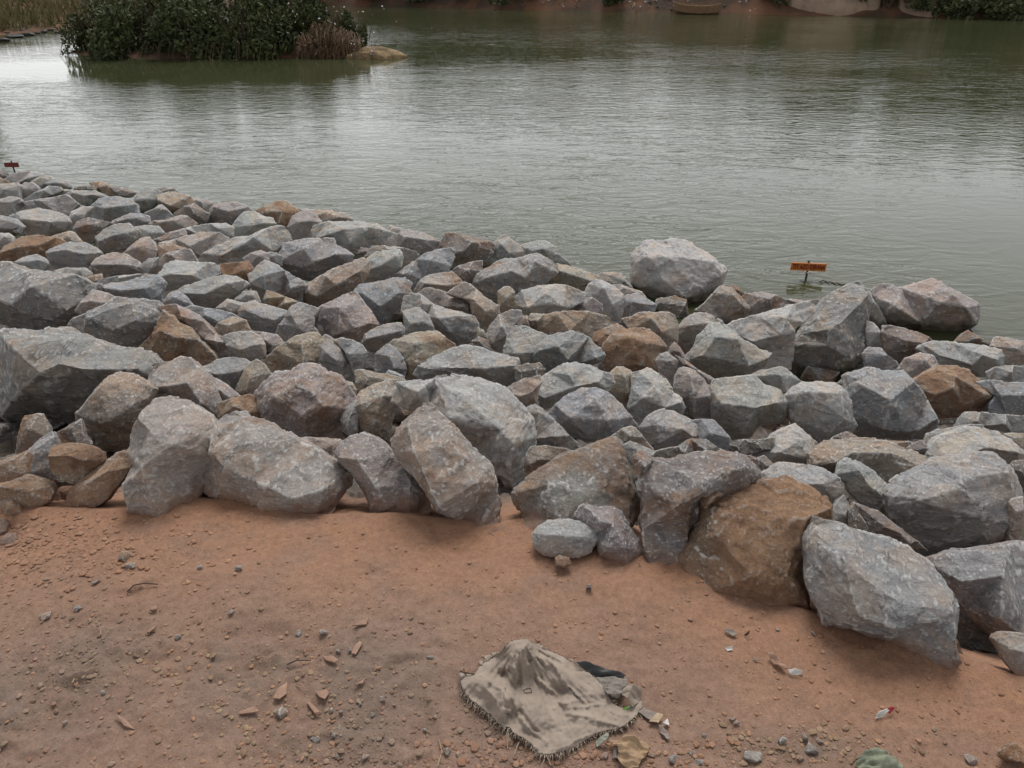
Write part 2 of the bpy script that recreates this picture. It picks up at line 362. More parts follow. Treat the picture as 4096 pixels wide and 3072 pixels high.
def build_water():
    def ax(a, b, s): return list(np.arange(a, b, s))
    xs = np.array([-500, -200, -90] + ax(-45, 45, 0.75) + [45, 90, 200, 500]); ys = np.array(ax(2.0, 60, 0.75) + [60, 120, 400])
    gx, gy = np.meshgrid(xs, ys); x = gx.ravel(); y = gy.ravel()
    calm = np.exp(-((x+9.5)/6.0)**4 - ((y-22.3)/2.6)**4)*0.95
    calm = np.maximum(calm, np.exp(-((x+16)/4)**2 - ((y-24)/7)**2)*0.8)
    calm = np.maximum(calm, 0.8*np.clip((x-2.0)/4, 0, 1)*np.clip((15-y)/5, 0, 1))
    nx = len(xs); i = np.arange(len(x)).reshape(-1, nx)
    q = np.stack([i[:-1,:-1], i[:-1,1:], i[1:,1:], i[1:,:-1]], -1).reshape(-1, 4)
    o = obj('water', mesh_np('water', np.stack([x, y, np.full_like(x, WATER)], 1), q, {'calm': calm}), M['water']); o['kind'] = 'structure'
build_water()

# ------------------------------------------------------------------ rocks
def split_long(V, T, target, cap):
    """halve every edge longer than target, again and again"""
    for _ in range(9):
        E = np.sort(np.concatenate([T[:,[0,1]], T[:,[1,2]], T[:,[2,0]]]), 1)
        key = E[:,0].astype(np.int64)*(len(V)+1) + E[:,1]
        uk, inv = np.unique(key, return_inverse=True); inv = inv.ravel()
        ue = np.stack([uk//(len(V)+1), uk % (len(V)+1)], 1)
        long_ = np.linalg.norm(V[ue[:,0]]-V[ue[:,1]], axis=1) > target
        if not long_.any() or len(T) > cap: break
        mid = np.full(len(ue), -1, dtype=np.int64); mid[long_] = len(V) + np.arange(long_.sum())
        V = np.concatenate([V, (V[ue[long_,0]]+V[ue[long_,1]])/2]); n = len(T)
        m = np.stack([mid[inv[:n]], mid[inv[n:2*n]], mid[inv[2*n:]]], 1)
        has = m >= 0; k = has.sum(1); out = [T[k == 0]]
        s = k == 3
        if s.any():
            t, q = T[s], m[s]
            out += [np.stack([t[:,0], q[:,0], q[:,2]], 1), np.stack([q[:,0], t[:,1], q[:,1]], 1), np.stack([q[:,2], q[:,1], t[:,2]], 1), q]
        for r in range(3):
            t = np.roll(T, -r, 1); q = np.roll(m, -r, 1); hh = np.roll(has, -r, 1)
            s = (k == 1) & hh[:,0]
            if s.any(): out += [np.stack([t[s,0], q[s,0], t[s,2]], 1), np.stack([q[s,0], t[s,1], t[s,2]], 1)]
            s = (k == 2) & hh[:,0] & hh[:,1]
            if s.any(): out += [np.stack([t[s,0], q[s,0], q[s,1]], 1), np.stack([q[s,0], t[s,1], q[s,1]], 1), np.stack([t[s,0], q[s,1], t[s,2]], 1)]
        T = np.concatenate(out)
    return V, T
def normals(V, T):
    fn = np.cross(V[T[:,1]]-V[T[:,0]], V[T[:,2]]-V[T[:,0]]); N = np.zeros_like(V)
    for j in range(3):
        for c in range(3): N[:,c] += np.bincount(T[:,j], fn[:,c], len(V))
    return N/np.maximum(np.linalg.norm(N, axis=1), 1e-12)[:,None]
def lap(V, T):
    a = np.concatenate([T[:,0], T[:,1], T[:,2], T[:,1], T[:,2], T[:,0]]); b = np.concatenate([T[:,1], T[:,2], T[:,0], T[:,0], T[:,1], T[:,2]])
    n = np.maximum(np.bincount(a, minlength=len(V)), 1)
    return np.stack([np.bincount(a, V[b,c], len(V))/n for c in range(3)], 1) - V
def weather(V, T, size, seed, rough=1.0, it=1):
    """round the edges of a faceted block a little, then break its faces up"""
    off = np.array([seed*7.13 % 97, seed*3.71 % 89, seed*5.37 % 83])
    for _ in range(it): V = V + 0.08*lap(V, T)
    N = normals(V, T); p = V/size + off
    warp = np.stack([fbm(p*3.1, 3, k) for k in (41, 42, 43)], 1)*0.22
    d = 0.008*fbm(p*1.9, 3, 3) + 0.015*chips(p*2.1+warp, 5) + 0.013*chips(p*np.array([4.4, 4.4, 6.6])+warp*1.4, 6)
    d = d + 0.006*fbm(p*9, 4, 8, 0.7) + 0.009*chips(p*13+warp*3, 9)
    V = V + N*(d*size*rough)[:,None]
    V = V + 0.14*lap(V, T); N = normals(V, T)
    L = -(lap(V, T)*N).sum(1); s = np.percentile(np.abs(L), 92) + 1e-9
    return V, np.clip(L/s, 0, 1.5)
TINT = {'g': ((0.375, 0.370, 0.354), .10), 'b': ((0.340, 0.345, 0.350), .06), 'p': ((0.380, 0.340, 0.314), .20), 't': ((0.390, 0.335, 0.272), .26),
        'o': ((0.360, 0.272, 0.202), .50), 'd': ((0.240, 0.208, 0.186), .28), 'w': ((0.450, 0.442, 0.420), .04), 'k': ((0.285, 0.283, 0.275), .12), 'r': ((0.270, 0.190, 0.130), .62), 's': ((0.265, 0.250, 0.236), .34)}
def near_surface(u, v, lift):
    """distance along the view at which the sight line through u, v meets the pile"""
    d = ray(u, v); s = np.arange(1.2, 16, 0.02); P = C0 + s[:,None]*d
    h = pile_h(P[:,0], P[:,1]); hit = np.nonzero(P[:,2] < h + lift)[0]
    return s[hit[0]] if len(hit) else 14.0
def parse(text):
    ox = oy = 0
    for ln in text.strip().splitlines():
        if ln.startswith('@'): ox, oy = map(float, ln[1:].split()); continue
        c, o, r, lab = ln.split('|')
        k = 1024/221.2
        P = lambda s: np.array([[float(a)*k for a in q.split(',')] for q in s.split()]).reshape(-1, 2) + (ox, oy)
        yield c, P(o), P(r) if r.strip() else np.zeros((0, 2)), lab
ROCK_GROUP = 'quarry rocks piled along the river bank'
UNDERCUT = {'enormous overhanging': -1.0, 'huge bluish boulder': -0.8, 'big overhanging boulder': -0.3, 'lens shaped grey': -0.5, 'layered angular pale': -0.5, 'large flat topped grey': -0.5, 'big white veined': -0.45, 'big squarish': -0.3, 'grey and ochre block': -0.5, 'flat topped grey rock with a dark front below': -0.6, 'ochre log': -0.4, 'white topped boulder': -0.5, 'smooth rounded blue': -0.4, 'rusty brown boulder': -0.5, 'pale bluish diamond': -0.3, 'big bluish ledge': -0.6}
NUDGE = {'big brown stained front': 0.07, 'small orange stone at the foot': -0.03, 'small whitish pink rock': -0.03}
def inside_dist(q, A):
    B = np.roll(A, -1, 0); ab = B-A; t = np.clip(((q-A)*ab).sum(1)/np.maximum((ab**2).sum(1), 1e-12), 0, 1)
    return np.linalg.norm(A+ab*t[:,None]-q, axis=1).min()
def build_rock(col, O, R, label, seed):
    rng = random.Random(seed)
    c = (O.min(0)+O.max(0))/2; lo = O[:,1].max(); ub = O[O[:,1].argmax(), 0]
    edge_v = np.interp(ub, [e[0] for e in EDGE], [e[1] for e in EDGE])
    size_px = math.sqrt(abs(np.sum(O[:,0]*np.roll(O[:,1], -1) - O[:,1]*np.roll(O[:,0], -1)))/2)
    D = near_surface(c[0], c[1], 0.16)
    front = lo > edge_v - 60; low = 0.40 if front else 0.10
    if front:                                             # stands on the earth: its foot fixes the distance
        Df = near_surface(ub, lo, 0.0); D = Df + low*(lo-c[1])*Df/FPX
    for k_, dv in NUDGE.items():
        if k_ in label: D += dv
    for k_, dv in UNDERCUT.items():
        if k_ in label: low = dv
    k = D/FPX
    A = (O-c)*np.array([k, -k])*(1.05 if front else 1.085); Q = (R-c)*np.array([k, -k]); size = size_px*k
    area = np.sum(A[:,0]*np.roll(A[:,1], -1) - A[:,1]*np.roll(A[:,0], -1))
    if area < 0: A = A[::-1].copy()
    ctr = A.mean(0); hgt = np.ptp(A[:,1])
    b0 = ((0.25 if 'brown stained front' in label else 0.38) if front else 0.36)*size*rng.uniform(0.9, 1.15); tilt = 0.38
    flat = None
    if len(Q) == 0:
        ax = A[((A-ctr)**2).sum(1).argmax()]-ctr
        if rng.random() < 0.62:                               # one broad broken face, a little off square
            sh = np.array([rng.uniform(-.10, .10), rng.uniform(-.12, .02)])*size; Q = ctr + sh + (A-ctr)*rng.uniform(0.50, 0.66)
            if len(Q) > 6: Q = Q[::2]
            flat = np.array([rng.uniform(-.5, .5), rng.uniform(-.1, .55)])/size
        else:
            Q = np.array([ctr + np.array([rng.uniform(-.06, .06)*size, 0.06*hgt]), ctr + ax*0.38 + (0, -0.06*hgt), ctr - ax*0.34 + (0, 0.03*hgt)])
    had = len(R) > 0
    base_w = [(tilt if a[1] > ctr[1] else low)*(a[1]-ctr[1]) for a in A]
    if front and size_px > 240 and 'dark grooved' not in label:   # the foot follows the earth it stands on
        for i, a in enumerate(A):
            if a[1] < ctr[1] - 0.10*hgt:
                Pz = (C0 + ray(*c)*D)[2] + a[1]*U[2]; wt = (-0.004 - Pz)/F[2]
                f = min(1.0, (ctr[1]-0.10*hgt-a[1])/(0.16*hgt)); base_w[i] = base_w[i]*(1-f) + min(max(wt, -0.35*size), (0.75 if 'large front grey block' in label else 0.38)*size)*f
    pts = [(*a, base_w[i] - (tilt if a[1] > ctr[1] else low)*(a[1]-ctr[1])) for i, a in enumerate(A)]; nO = len(A)
    for a in A:                                           # under side turns away quickly
        if a[1] < ctr[1] - 0.08*hgt and not had:
            q = a + (ctr-a)*0.15; pts.append((*q, -0.36*b0 + 0.6*pts[[tuple(z_) for z_ in A].index(tuple(a))][2]))
    for q in Q:
        dd = inside_dist(q, A); pts.append((*q, -b0*(0.62 - float((q-ctr) @ flat)*0.6) if flat is not None else -b0*min(1.0, 0.30 + dd/(0.24*size))))
    p2 = [Vector((p[0], p[1])) for p in pts]
    ov, oe, of, origv, _, _ = delaunay_2d_cdt(p2, [], [list(range(nO))], 1, 1e-6)
    w = [pts[o[0]][2] if o else -0.1*b0 for o in origv]
    ids = [o[0] if o else -1 for o in origv]
    V = [[v.x, v.y, w[i] + (tilt if v.y > ctr[1] else low)*(v.y-ctr[1])] for i, v in enumerate(ov)]
    T = []
    for f in of:
        for j in range(1, len(f)-1): T.append((f[0], f[j], f[j+1]))
    # the rim (outline) in order, then the hidden back
    back = {}
    for i, o in enumerate(origv):
        for q in o:
            if q < nO: back[q] = i
    rim = [back[i] for i in range(nO)]
    rings = [rim]
    for sc, dz in ((0.97, 0.24), (0.66, 0.62)):
        r = []
        for i in rim:
            a = np.array(V[i][:2]); q = ctr + (a-ctr)*sc*rng.uniform(0.95, 1.0); r.append(len(V)); V.append([q[0], q[1], V[i][2] + dz*size*rng.uniform(0.85, 1.15)])
        rings.append(r)
    for r1, r2 in zip(rings[:-1], rings[1:]):
        for i in range(nO):
            j = (i+1) % nO
            T += [(r1[i], r2[i], r2[j]), (r1[i], r2[j], r1[j])]
    V.append([ctr[0], ctr[1], 0.72*size]); cc = len(V)-1
    for i in range(nO): T.append((rings[-1][i], cc, rings[-1][(i+1) % nO]))
    V = np.array(V); T = np.array(T)
    px = D/803.0                                          # size of one picture pixel at that distance
    V, T = split_long(V, T, max(size/50, 2.3*px), 13000)
    T = T[(T[:,0] != T[:,1]) & (T[:,1] != T[:,2]) & (T[:,0] != T[:,2])]
    used, T = np.unique(T, return_inverse=True); V = V[used]; T = T.reshape(-1, 3)
    # camera-facing frame -> world: right, up, away
    W = C0 + ray(*c)*D + V[:,[0]]*X + V[:,[1]]*U + V[:,[2]]*F
    if np.linalg.det(np.stack([X, U, F])) < 0: T = T[:, ::-1]
    fn = np.cross(W[T[:,1]]-W[T[:,0]], W[T[:,2]]-W[T[:,0]]); vol = (W[T[:,0]]*fn).sum() - (C0*fn).sum()
    if ((W[T].mean(1)-W.mean(0))*fn).sum() < 0: T = T[:, ::-1]
    W, wear = weather(W, T, size, seed)
    dust = np.zeros(len(W))
    if lo > edge_v - 60:
        hg = W[:,2] - 0.0; dust = np.clip(0.85 - hg/0.13, 0, 1.0)*0.9
    base = np.array([W[:,0].mean(), W[:,1].mean(), W[:,2].min()])
    name = 'boulder' if 'boulder' in label else ('stone' if 'stone' in label else 'rock')
    o = obj(name, mesh_np(name, W-base, T, {'wear': wear, 'dust': dust, 'wet': np.clip(1 - (W[:,2]-WATER)/0.16, 0, 1)}), M['rock'], None, base)
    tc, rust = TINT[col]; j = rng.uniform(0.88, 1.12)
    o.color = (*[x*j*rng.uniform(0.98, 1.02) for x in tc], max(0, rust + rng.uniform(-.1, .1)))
    tag(o, label, name, ROCK_GROUP)
    return len(T)
TRACE = """
@ 0 640
d|-4,9 0,9 7,11 8,14 2,17 -4,16||small dark red rock at the far left tip of the pile, below the red plaque
g|4,17 10,11 25,9 34,11 36,13 28,19 15,20 8,19|28,17|flat grey slab at the far end of the pile, touching the pale water
g|27,19 34,13 43,14 46,17 40,22 33,26||grey rock with a dark split beside the flat slab at the pile's far end
g|16,23 20,19 27,19 33,24 33,27 22,33 17,34|22,26|round mottled grey rock like a ball near the pile's far end
b|-4,20 6,20 13,19 16,22 16,27 17,34 10,36 -4,34|8,27|pale bluish rock at the left edge, left of the round mottled rock
g|38,20 45,16 56,17 60,21 61,24 54,26 44,24||grey water side rock behind the long low rock at the pile's far end
g|18,36 30,28 40,22 50,23 53,26 45,30 34,33 22,36|40,27|long low grey rock right of the round mottled rock
g|47,27 56,25 62,26 57,31 48,31||small grey chip wedged between two larger grey rocks near the far end
d|64,24 70,22 80,22 83,26 74,28 64,26||dark brown rock at the water line, left of the orange slab
o|76,19 86,18 93,21 100,27 104,31 96,32 90,29 82,26|88,24|tilted orange brown slab jutting up at the far water line
d|92,22 105,24 117,28 113,32 103,32 97,27||dark brown rock at the water line, right of the orange slab
g|57,29 62,26 80,26 90,31 90,33 80,34 78,38 73,39 66,36 60,33|64,29 76,32 82,31|flat topped grey rock with a dark shaded front near the far water line
g|-4,34 8,31 16,33 18,36 13,38 13,45 8,48 -4,47|0,37 12,37|grey rock with dark front cut off by the left edge, below the pale bluish one
g|13,38 28,34 45,31 54,29 60,33 66,38 62,42 58,47 50,47 38,44 20,45 13,42|40,37|broad flat grey rock spanning the row behind the big oval grey rock
w|9,48 14,45 30,41 42,43 48,45 55,48 58,53 54,60 46,62 40,65 25,65 20,60 14,54|25,53 50,56|big oval pale grey rock in the upper left of the pile
b|-4,47 6,49 13,51 20,57 18,64 13,60 -4,60||bluish rock at the left edge, tucked under the big oval pale rock
g|-4,63 6,63 10,66 11,71 0,78 -4,78||small grey rock at the left edge above the ochre cornered boulder
w|60,44 70,40 78,40 73,46 72,50 64,55 61,60 56,63 54,60 57,54|66,48|narrow pale slab tilted upright to the right of the big oval rock
b|79,39 84,33 98,31 110,33 116,38 119,46 112,48 105,51 90,53 74,52 72,47 76,42|95,44 108,42|flat two toned bluish rock with an angular step, behind the pale blue chip
g|115,37 117,31 124,23 132,24 137,27 135,32 136,35 130,43 122,46 118,42|122,36 130,35|grey rock with pinkish underside leaning left of the ochre topped boulder
g|133,25 143,23 150,24 154,28 148,31 137,29|146,26|small rock with a dark right corner, poking up at the far water edge
t|135,30 140,28 150,27 163,31 170,37 160,42 152,45 148,45 137,37|139,36 150,41|ochre topped wedge shaped boulder near the far water edge
g|124,46 138,38 145,44 149,48 148,50 138,53 130,53|137,42|triangular grey rock below the ochre topped wedge
d|151,45 158,40 166,37 176,44 180,46 178,53 172,55 163,50 151,48|166,41 170,47|brown rock with a nearly black front, right of the ochre topped wedge
p|168,34 178,34 183,37 181,46 174,43 169,38||small reddish grey rock at the water, behind the brown rock with black front
p|177,55 181,49 182,42 186,37 200,35 213,40 220,45 208,50 201,56 190,56 184,54|188,42 200,46|pinkish grey angular rock at the water edge, left of the orange topped one
b|100,51 111,46 120,46 127,48 129,54 118,58 110,57 100,57 95,55||pale blue chip of rock with a dark slit, in the upper left of the pile
d|63,60 66,53 74,50 85,52 93,54 88,59 83,64 81,70 74,74 68,67|66,60 78,57 84,56|grey capped rock with dark brown front, just left of the round two toned boulder
g|83,66 88,60 97,55 108,55 117,60 116,68 108,76 95,79 86,81 85,74|90,72 104,66 112,64|round two toned boulder, pale grey above and dark brown beneath
g|110,58 124,56 135,57 141,63 135,68 130,71 120,68 115,66||flat grey rock directly right of the round two toned boulder
p|129,55 133,52 142,52 155,47 160,48 170,55 163,60 150,64 141,65 135,59|140,55 152,53|pinkish grey rock with a low peak in the upper middle of the left pile
p|107,80 112,74 119,67 126,66 130,70 134,78 133,84 126,92 118,95 110,92 102,86|120,76|smooth pinkish tan rock, right of the round two toned boulder
p|81,88 84,84 95,79 107,81 117,87 124,93 125,98 110,99 97,99 90,102 80,99 76,95 80,91|84,92 100,92 114,92|low humped pinkish grey rock with a flat face above the orange chip
p|131,70 146,62 157,59 161,65 152,70 138,73||tan grey slab leaning behind the long pink topped rock
p|138,72 152,68 170,62 186,62 198,69 192,74 175,83 168,85 158,79 142,77|146,74 168,76|long pink topped rock with a rusty left end, upper middle of left pile
w|160,60 165,57 180,55 193,54 200,58 200,66 196,69 188,64 172,64 162,65|164,61 190,60|low pale rock with a blue streak behind the long pink topped rock
o|135,78 137,73 150,73 160,76 158,80 148,82 140,87 136,87||rust orange rock under the left end of the long pink topped rock
g|120,92 127,85 135,84 134,92 128,100 124,99||narrow grey chip below the smooth pinkish tan rock
p|132,97 135,88 142,81 155,77 162,77 168,85 171,90 160,92 150,90 144,94 138,101|150,83|pinkish humped rock below the rust orange rock
w|138,100 142,90 150,86 160,88 176,89 186,90 188,98 178,106 168,108 157,110 155,114 145,112 141,109|141,103 152,100 170,101|pale flat topped rock directly behind the lens shaped dark bellied rock
o|183,96 190,90 205,88 212,87 217,94 217,103 214,112 206,106 198,101 184,102|186,95 213,96|rust brown rock with a dark underside at the lower end of the long pale slab
g|155,113 160,109 175,103 190,99 200,100 209,104 213,107 205,113 195,120 185,126 175,127 166,124 160,118|160,116 180,117 200,108|lens shaped grey rock with a dark belly, pointed at its right end
b|142,123 146,114 152,113 158,117 166,125 174,130 168,134 150,130 142,128|152,119|bluish wedge to the lower left of the lens shaped rock
o|1,80 5,73 17,66 30,65 45,66 54,71 48,77 40,78 41,85 36,92 25,93 12,89 3,86|7,82 22,77 38,75|rounded rock with a rusty brown front at the left edge, behind the dark bluish wedge
t|43,66 58,61 62,62 68,68 72,72 60,73 50,69||tan wedge behind the broad grey rock in the left pile
g|42,78 50,74 58,71 70,71 79,75 85,80 82,86 80,93 72,96 52,95 46,90 43,84|46,82 62,79 78,83|broad grey rock with a clean flat face left of the humped pinkish rock
b|12,88 18,84 29,81 37,85 40,89 37,96 33,99 24,99 17,94|17,89 30,88 36,87|small dark bluish wedge above the huge ochre bottomed boulder
g|47,96 55,93 72,93 77,97 78,103 70,106 58,102||low grey rock peeping over the huge ochre bottomed boulder
o|71,103 77,100 86,98 88,104 82,109 76,109||bright orange chip wedged at the right of the huge left boulder
w|82,107 90,102 102,100 122,98 130,99 126,105 105,109 90,111|105,103|thin pale slab lying on top of the bluish pink rock
b|77,111 90,108 105,105 120,101 132,99 138,105 137,115 139,124 135,128 120,124 105,126 85,120|95,112 112,114 130,112|large bluish rock stained pink below, right of the huge left boulder
k|-8,88 4,88 10,92 20,96 38,97 58,99 70,105 79,107 78,114 72,120 70,128 65,134 56,140 45,150 30,149 15,147 0,142 -8,138|-2,118 22,127 35,136 50,138 62,131 40,112|huge bluish boulder with a rusty orange underside at the left edge
p|66,130 72,120 78,112 90,115 105,121 95,124 82,133 72,134||pinkish slab squeezed between the huge left boulder and its round neighbour
k|60,145 64,137 75,132 84,127 95,119 105,120 120,121 130,123 137,130 139,142 134,150 125,157 118,163 110,168 100,167 85,162 72,155 62,150|86,138 98,131 118,124 126,140 108,148|big rough rounded grey boulder between two huge boulders at the left
o|137,130 145,136 153,142 160,144 170,155 182,166 187,174 175,176 150,174 128,172 118,165 132,150|142,148 158,154|orange brown rock lying right of the big rough rounded boulder
p|135,127 150,125 165,132 175,140 185,150 200,158 208,168 213,172 200,173 188,166 176,154 165,145 152,140 142,135|160,136 190,157|long narrow pinkish slab slanting down beside the orange brown rock
@ 768 640
w|35,59 38,52 44,45 52,44 60,48 68,50 72,55 66,61 56,66 40,69 35,64|56,58 60,50 66,56|white faced rock with a bluish dark right corner, left of the orange topped rock
o|54,44 62,39 72,35 79,35 90,43 92,48 86,60 84,68 79,66 70,54 60,48|66,46 80,46 78,56|orange topped rock at the water edge
p|83,58 86,48 94,43 103,43 108,50 112,54 106,60 104,69 95,70 86,69|94,55 104,54|pinkish pale block right of the orange topped rock at the water
t|92,42 106,43 120,43 130,46 138,51 137,54 120,55 108,55 100,49||flat pale ochre slab at the water edge behind the large pale boulder
w|105,62 107,56 118,53 140,53 158,55 170,62 180,66 176,72 164,75 156,78 148,84 136,84 126,78 121,70 108,69|122,66 134,62 156,60 140,74|large pale boulder with faint pink patches near the water
g|166,63 171,56 184,60 178,68||small grey triangle poking out at the water, right of the large pale boulder
p|162,73 178,63 187,60 195,61 205,66 212,70 215,74 210,80 195,85 188,80 178,76|186,68 200,70|pink broad rock at the water edge with a pale right half
d|143,81 146,75 155,77 152,84||small reddish brown chip below the large pale boulder
p|150,84 156,74 166,74 182,76 192,79 196,84 190,90 180,95 176,86 166,82|170,78|pinkish brown rock behind the white topped boulder in the upper middle
w|148,94 150,86 158,80 170,77 178,77 181,83 180,92 174,99 162,106 150,108 147,102|150,97 165,92 177,84|white topped boulder with dark shaded front beside the ochre log shaped boulder
w|2,90 12,80 24,73 36,67 48,65 60,59 68,56 75,57 80,64 82,69 76,74 68,79 56,81 46,86 50,91 51,96 45,99 30,99 18,98 6,97|50,74 30,85 56,68|longest pale slab, slanting up to the right through the left pile
p|44,85 50,80 58,78 65,80 66,88 60,92 54,96 50,92|58,83|small pink edged rock below the middle of the longest pale slab
b|62,85 66,79 72,80 76,82 77,90 74,94 66,92||small blue rock between the pink edged rock and the big bluish ledge
b|76,82 80,71 96,68 110,68 120,67 122,73 128,76 137,82 134,89 122,92 115,98 108,105 95,101 84,99 79,92 74,89|77,89 96,94 108,90 128,84 100,78|big bluish ledge like boulder with a dark cut below, upper middle
b|49,99 52,96 58,89 62,87 70,90 78,95 88,101 95,104 98,108 93,116 92,122 86,120 78,116 72,120 60,120 52,111|52,107 66,113 88,112 66,100|smooth rounded blue grey boulder left of the ochre log shaped boulder
g|36,121 44,113 54,113 59,124 50,124 42,123||dark recessed rock under the smooth rounded blue grey boulder
t|62,121 64,113 70,114 80,118 90,122 88,127 82,133 70,129 64,126|66,120 82,124|tan wedge below the smooth rounded blue grey boulder
t|92,116 96,110 101,106 112,99 124,92 136,87 145,84 150,87 150,98 146,106 136,114 126,120 113,125 106,126 98,123 93,120|102,115 110,119 128,109 147,97 118,101|ochre log shaped boulder slanting up to the right
b|139,115 145,108 160,105 175,102 182,102 188,107 186,112 188,116 184,121 180,127 172,134 167,142 160,143 155,133 148,121|150,117 165,128 180,116|blue grey angular rock with a dark facet, right of the tall pinkish slab
p|102,134 110,128 122,121 132,116 139,114 144,120 152,130 160,142 156,149 147,158 138,158 128,154 118,153 108,148 103,141|130,150 143,146 157,142 130,128|big tall pinkish slab with a dark lower face in the middle of the pile
g|72,152 76,142 80,136 83,128 90,123 98,125 108,129 104,135 104,143 109,150 106,155 95,158 84,159 76,159|88,134 94,144|pale grey upright rock left of the tall pinkish slab
w|21,128 30,120 42,123 48,124 40,132 34,135||pale flat rock beneath the lens shaped rock's right tip
b|40,131 44,124 52,121 56,124 70,127 82,131 81,138 76,146 70,151 60,150 50,144 46,141 43,135|48,130 62,136 74,139|blue grey layered rock in a cluster left of the pale upright rock
b|-8,128 0,126 10,128 20,129 32,132 44,138 34,142 24,148 12,148 4,142 -8,136|14,134 26,140|bluish white layered rock left of the brown faced chunk
t|17,149 22,141 34,135 44,138 50,148 40,152 28,155 20,155|34,143|tan chunk with a brown face amid bluish rocks
g|24,153 34,149 48,148 56,152 62,159 62,169 54,174 46,174 38,168 30,160|44,164 61,159|grey topped rock with an orange brown right face
p|50,148 60,149 72,151 80,159 74,168 70,170 64,162 57,153||pinkish dark rock behind the bare tan dome
t|62,180 66,170 72,164 80,158 90,152 102,149 107,151 112,157 112,168 106,180 100,188 86,190 72,188|98,160 100,176|tan dome with a grey rough right half, middle of the pile
g|146,159 150,150 160,144 172,141 179,141 182,146 182,154 170,160 160,166 152,164|152,155 165,152 181,148|flat topped grey rock with a dark front below the tall pinkish slab
g|182,131 192,128 196,128 204,135 208,144 209,150 196,152 186,157 181,152 184,143|190,142 200,140|grey faceted rock left of the long two part grey boulder
@ 1536 768
b|1,76 10,70 20,64 28,58 36,52 48,49 55,48 58,50 59,56 56,64 53,70 44,72 34,75 28,82 25,86 20,85 14,78 6,77|40,60 20,72|purplish blue slab slanting up beside the dark faced rock at the water
d|49,45 54,35 62,35 80,40 92,43 95,46 93,53 87,59 76,62 66,63 58,66 57,56 52,49|62,54 70,52 76,45|tan topped rock with a dark brown jagged front at the water
g|80,68 84,60 90,57 94,52 95,46 98,40 104,36 108,39 116,46 122,51 121,58 112,64 100,64 88,67|102,46 108,54|pointed grey rock like a small peak at the water edge
g|119,46 126,44 133,42 140,42 148,47 152,55 158,59 161,65 148,63 135,58 124,58|138,50 128,52|dark grey and pink rock at the water, right of the pointed peak
d|56,70 64,64 76,60 84,59 84,68 80,76 76,84 68,82 62,76|72,68|brown rock tucked under the pointed peak
g|77,80 81,70 90,65 98,60 106,57 115,58 124,55 131,53 140,58 148,62 148,70 136,80 125,88 114,92 100,95 90,93 84,88|90,76 110,70 130,62 122,76|large grey boulder with a bluish patch, upper centre of the pile
t|129,85 134,75 144,64 150,62 164,65 176,69 185,73 183,77 175,84 172,89 162,85 152,82 140,82|150,69 162,73 177,78|tan topped slab with a dark front on the large bluish patched boulder's right
p|25,89 32,76 38,72 52,69 58,69 64,74 67,79 58,86 50,88 38,85 30,88|36,80 55,82|flat pinkish rock with a reddish front below the purplish blue slab
p|28,89 36,83 42,83 52,86 66,90 76,95 77,101 74,108 66,105 56,103 46,100 36,98|60,99 71,99|smooth pinkish rock behind the long two part grey boulder
t|55,88 62,82 70,78 74,80 80,85 88,92 98,98 99,104 96,111 92,119 88,124 83,116 77,108 74,96 68,92|78,94 88,104|long brown tan rock slanting down to the right in the centre
t|99,86 104,82 109,82 113,86 112,92 118,104 110,109 102,109 99,100|106,92|small upright tan post like rock in the centre
w|115,91 120,85 134,81 148,80 156,80 166,84 173,88 170,95 160,100 154,105 140,108 136,110 130,115 124,107 118,99|124,101 140,98 154,100 140,88|pale grey dome with a tan left side, centre of the pile
p|156,101 164,96 172,91 180,91 188,97 188,103 180,107 168,107 158,106|172,98|small pinkish white rock leaning on the grey white upright rock
w|172,90 178,80 184,76 188,76 196,80 204,86 207,91 206,99 204,110 200,115 190,112 184,107 189,100 182,92|190,84 196,98|grey white upright rock left of the biggest round boulder
p|182,73 190,69 204,70 210,77 214,83 204,84 192,81 186,78||brownish pink rock at the water, left of the biggest round boulder
p|190,80 206,80 222,86 226,92 208,92 198,86||thin brownish pink slab under the left of the biggest round boulder
g|16,105 18,91 24,87 32,89 42,97 56,102 66,104 76,107 80,114 80,121 74,129 66,132 58,130 48,121 42,115 36,108 30,101|34,97 48,110 62,108 58,121|long two part grey boulder with a tan lower end
g|88,124 93,114 100,106 110,102 118,103 117,110 110,117 109,126 105,139 100,138 94,135 90,130|94,131 107,124 102,116|smooth leaning grey rock like a fin in the centre
d|115,115 118,107 124,107 126,116 128,120||dark little rock in a gap beside the leaning fin rock
d|76,129 82,125 90,128 93,138 84,138||small dark brown rock in the gap left of the leaning fin rock
t|80,126 81,117 86,119 90,127||tiny tan stone in the gap above the small dark brown rock
t|124,111 130,106 140,106 150,104 160,103 176,104 190,107 198,113 190,119 182,124 177,129 168,126 160,123 142,126 136,120 128,118|150,105 160,121 132,112|tan and grey rock with a dark left front in the centre right
w|104,140 107,126 110,117 118,115 124,117 134,121 142,125 138,131 133,138 131,145 124,150 116,152 111,146|113,140 130,139|pale grey angular rock with pink stains right of the leaning fin rock
b|130,142 134,132 142,125 152,122 168,121 176,126 184,134 189,140 188,145 178,149 165,148 160,149 150,156 142,157 136,152 131,147|134,137 150,134 158,145 182,144|pale bluish diamond shaped rock with white scratches
t|-2,136 10,128 22,123 36,121 44,121 52,127 58,131 61,137 50,148 38,158 28,165 18,164 12,152 8,142|30,132 30,148|big smooth orange tan dome in the middle of the pile
b|-8,140 4,132 10,136 16,144 19,153 17,160 10,158 4,155 -6,157|6,142 10,152|small blue rock left of the orange tan dome
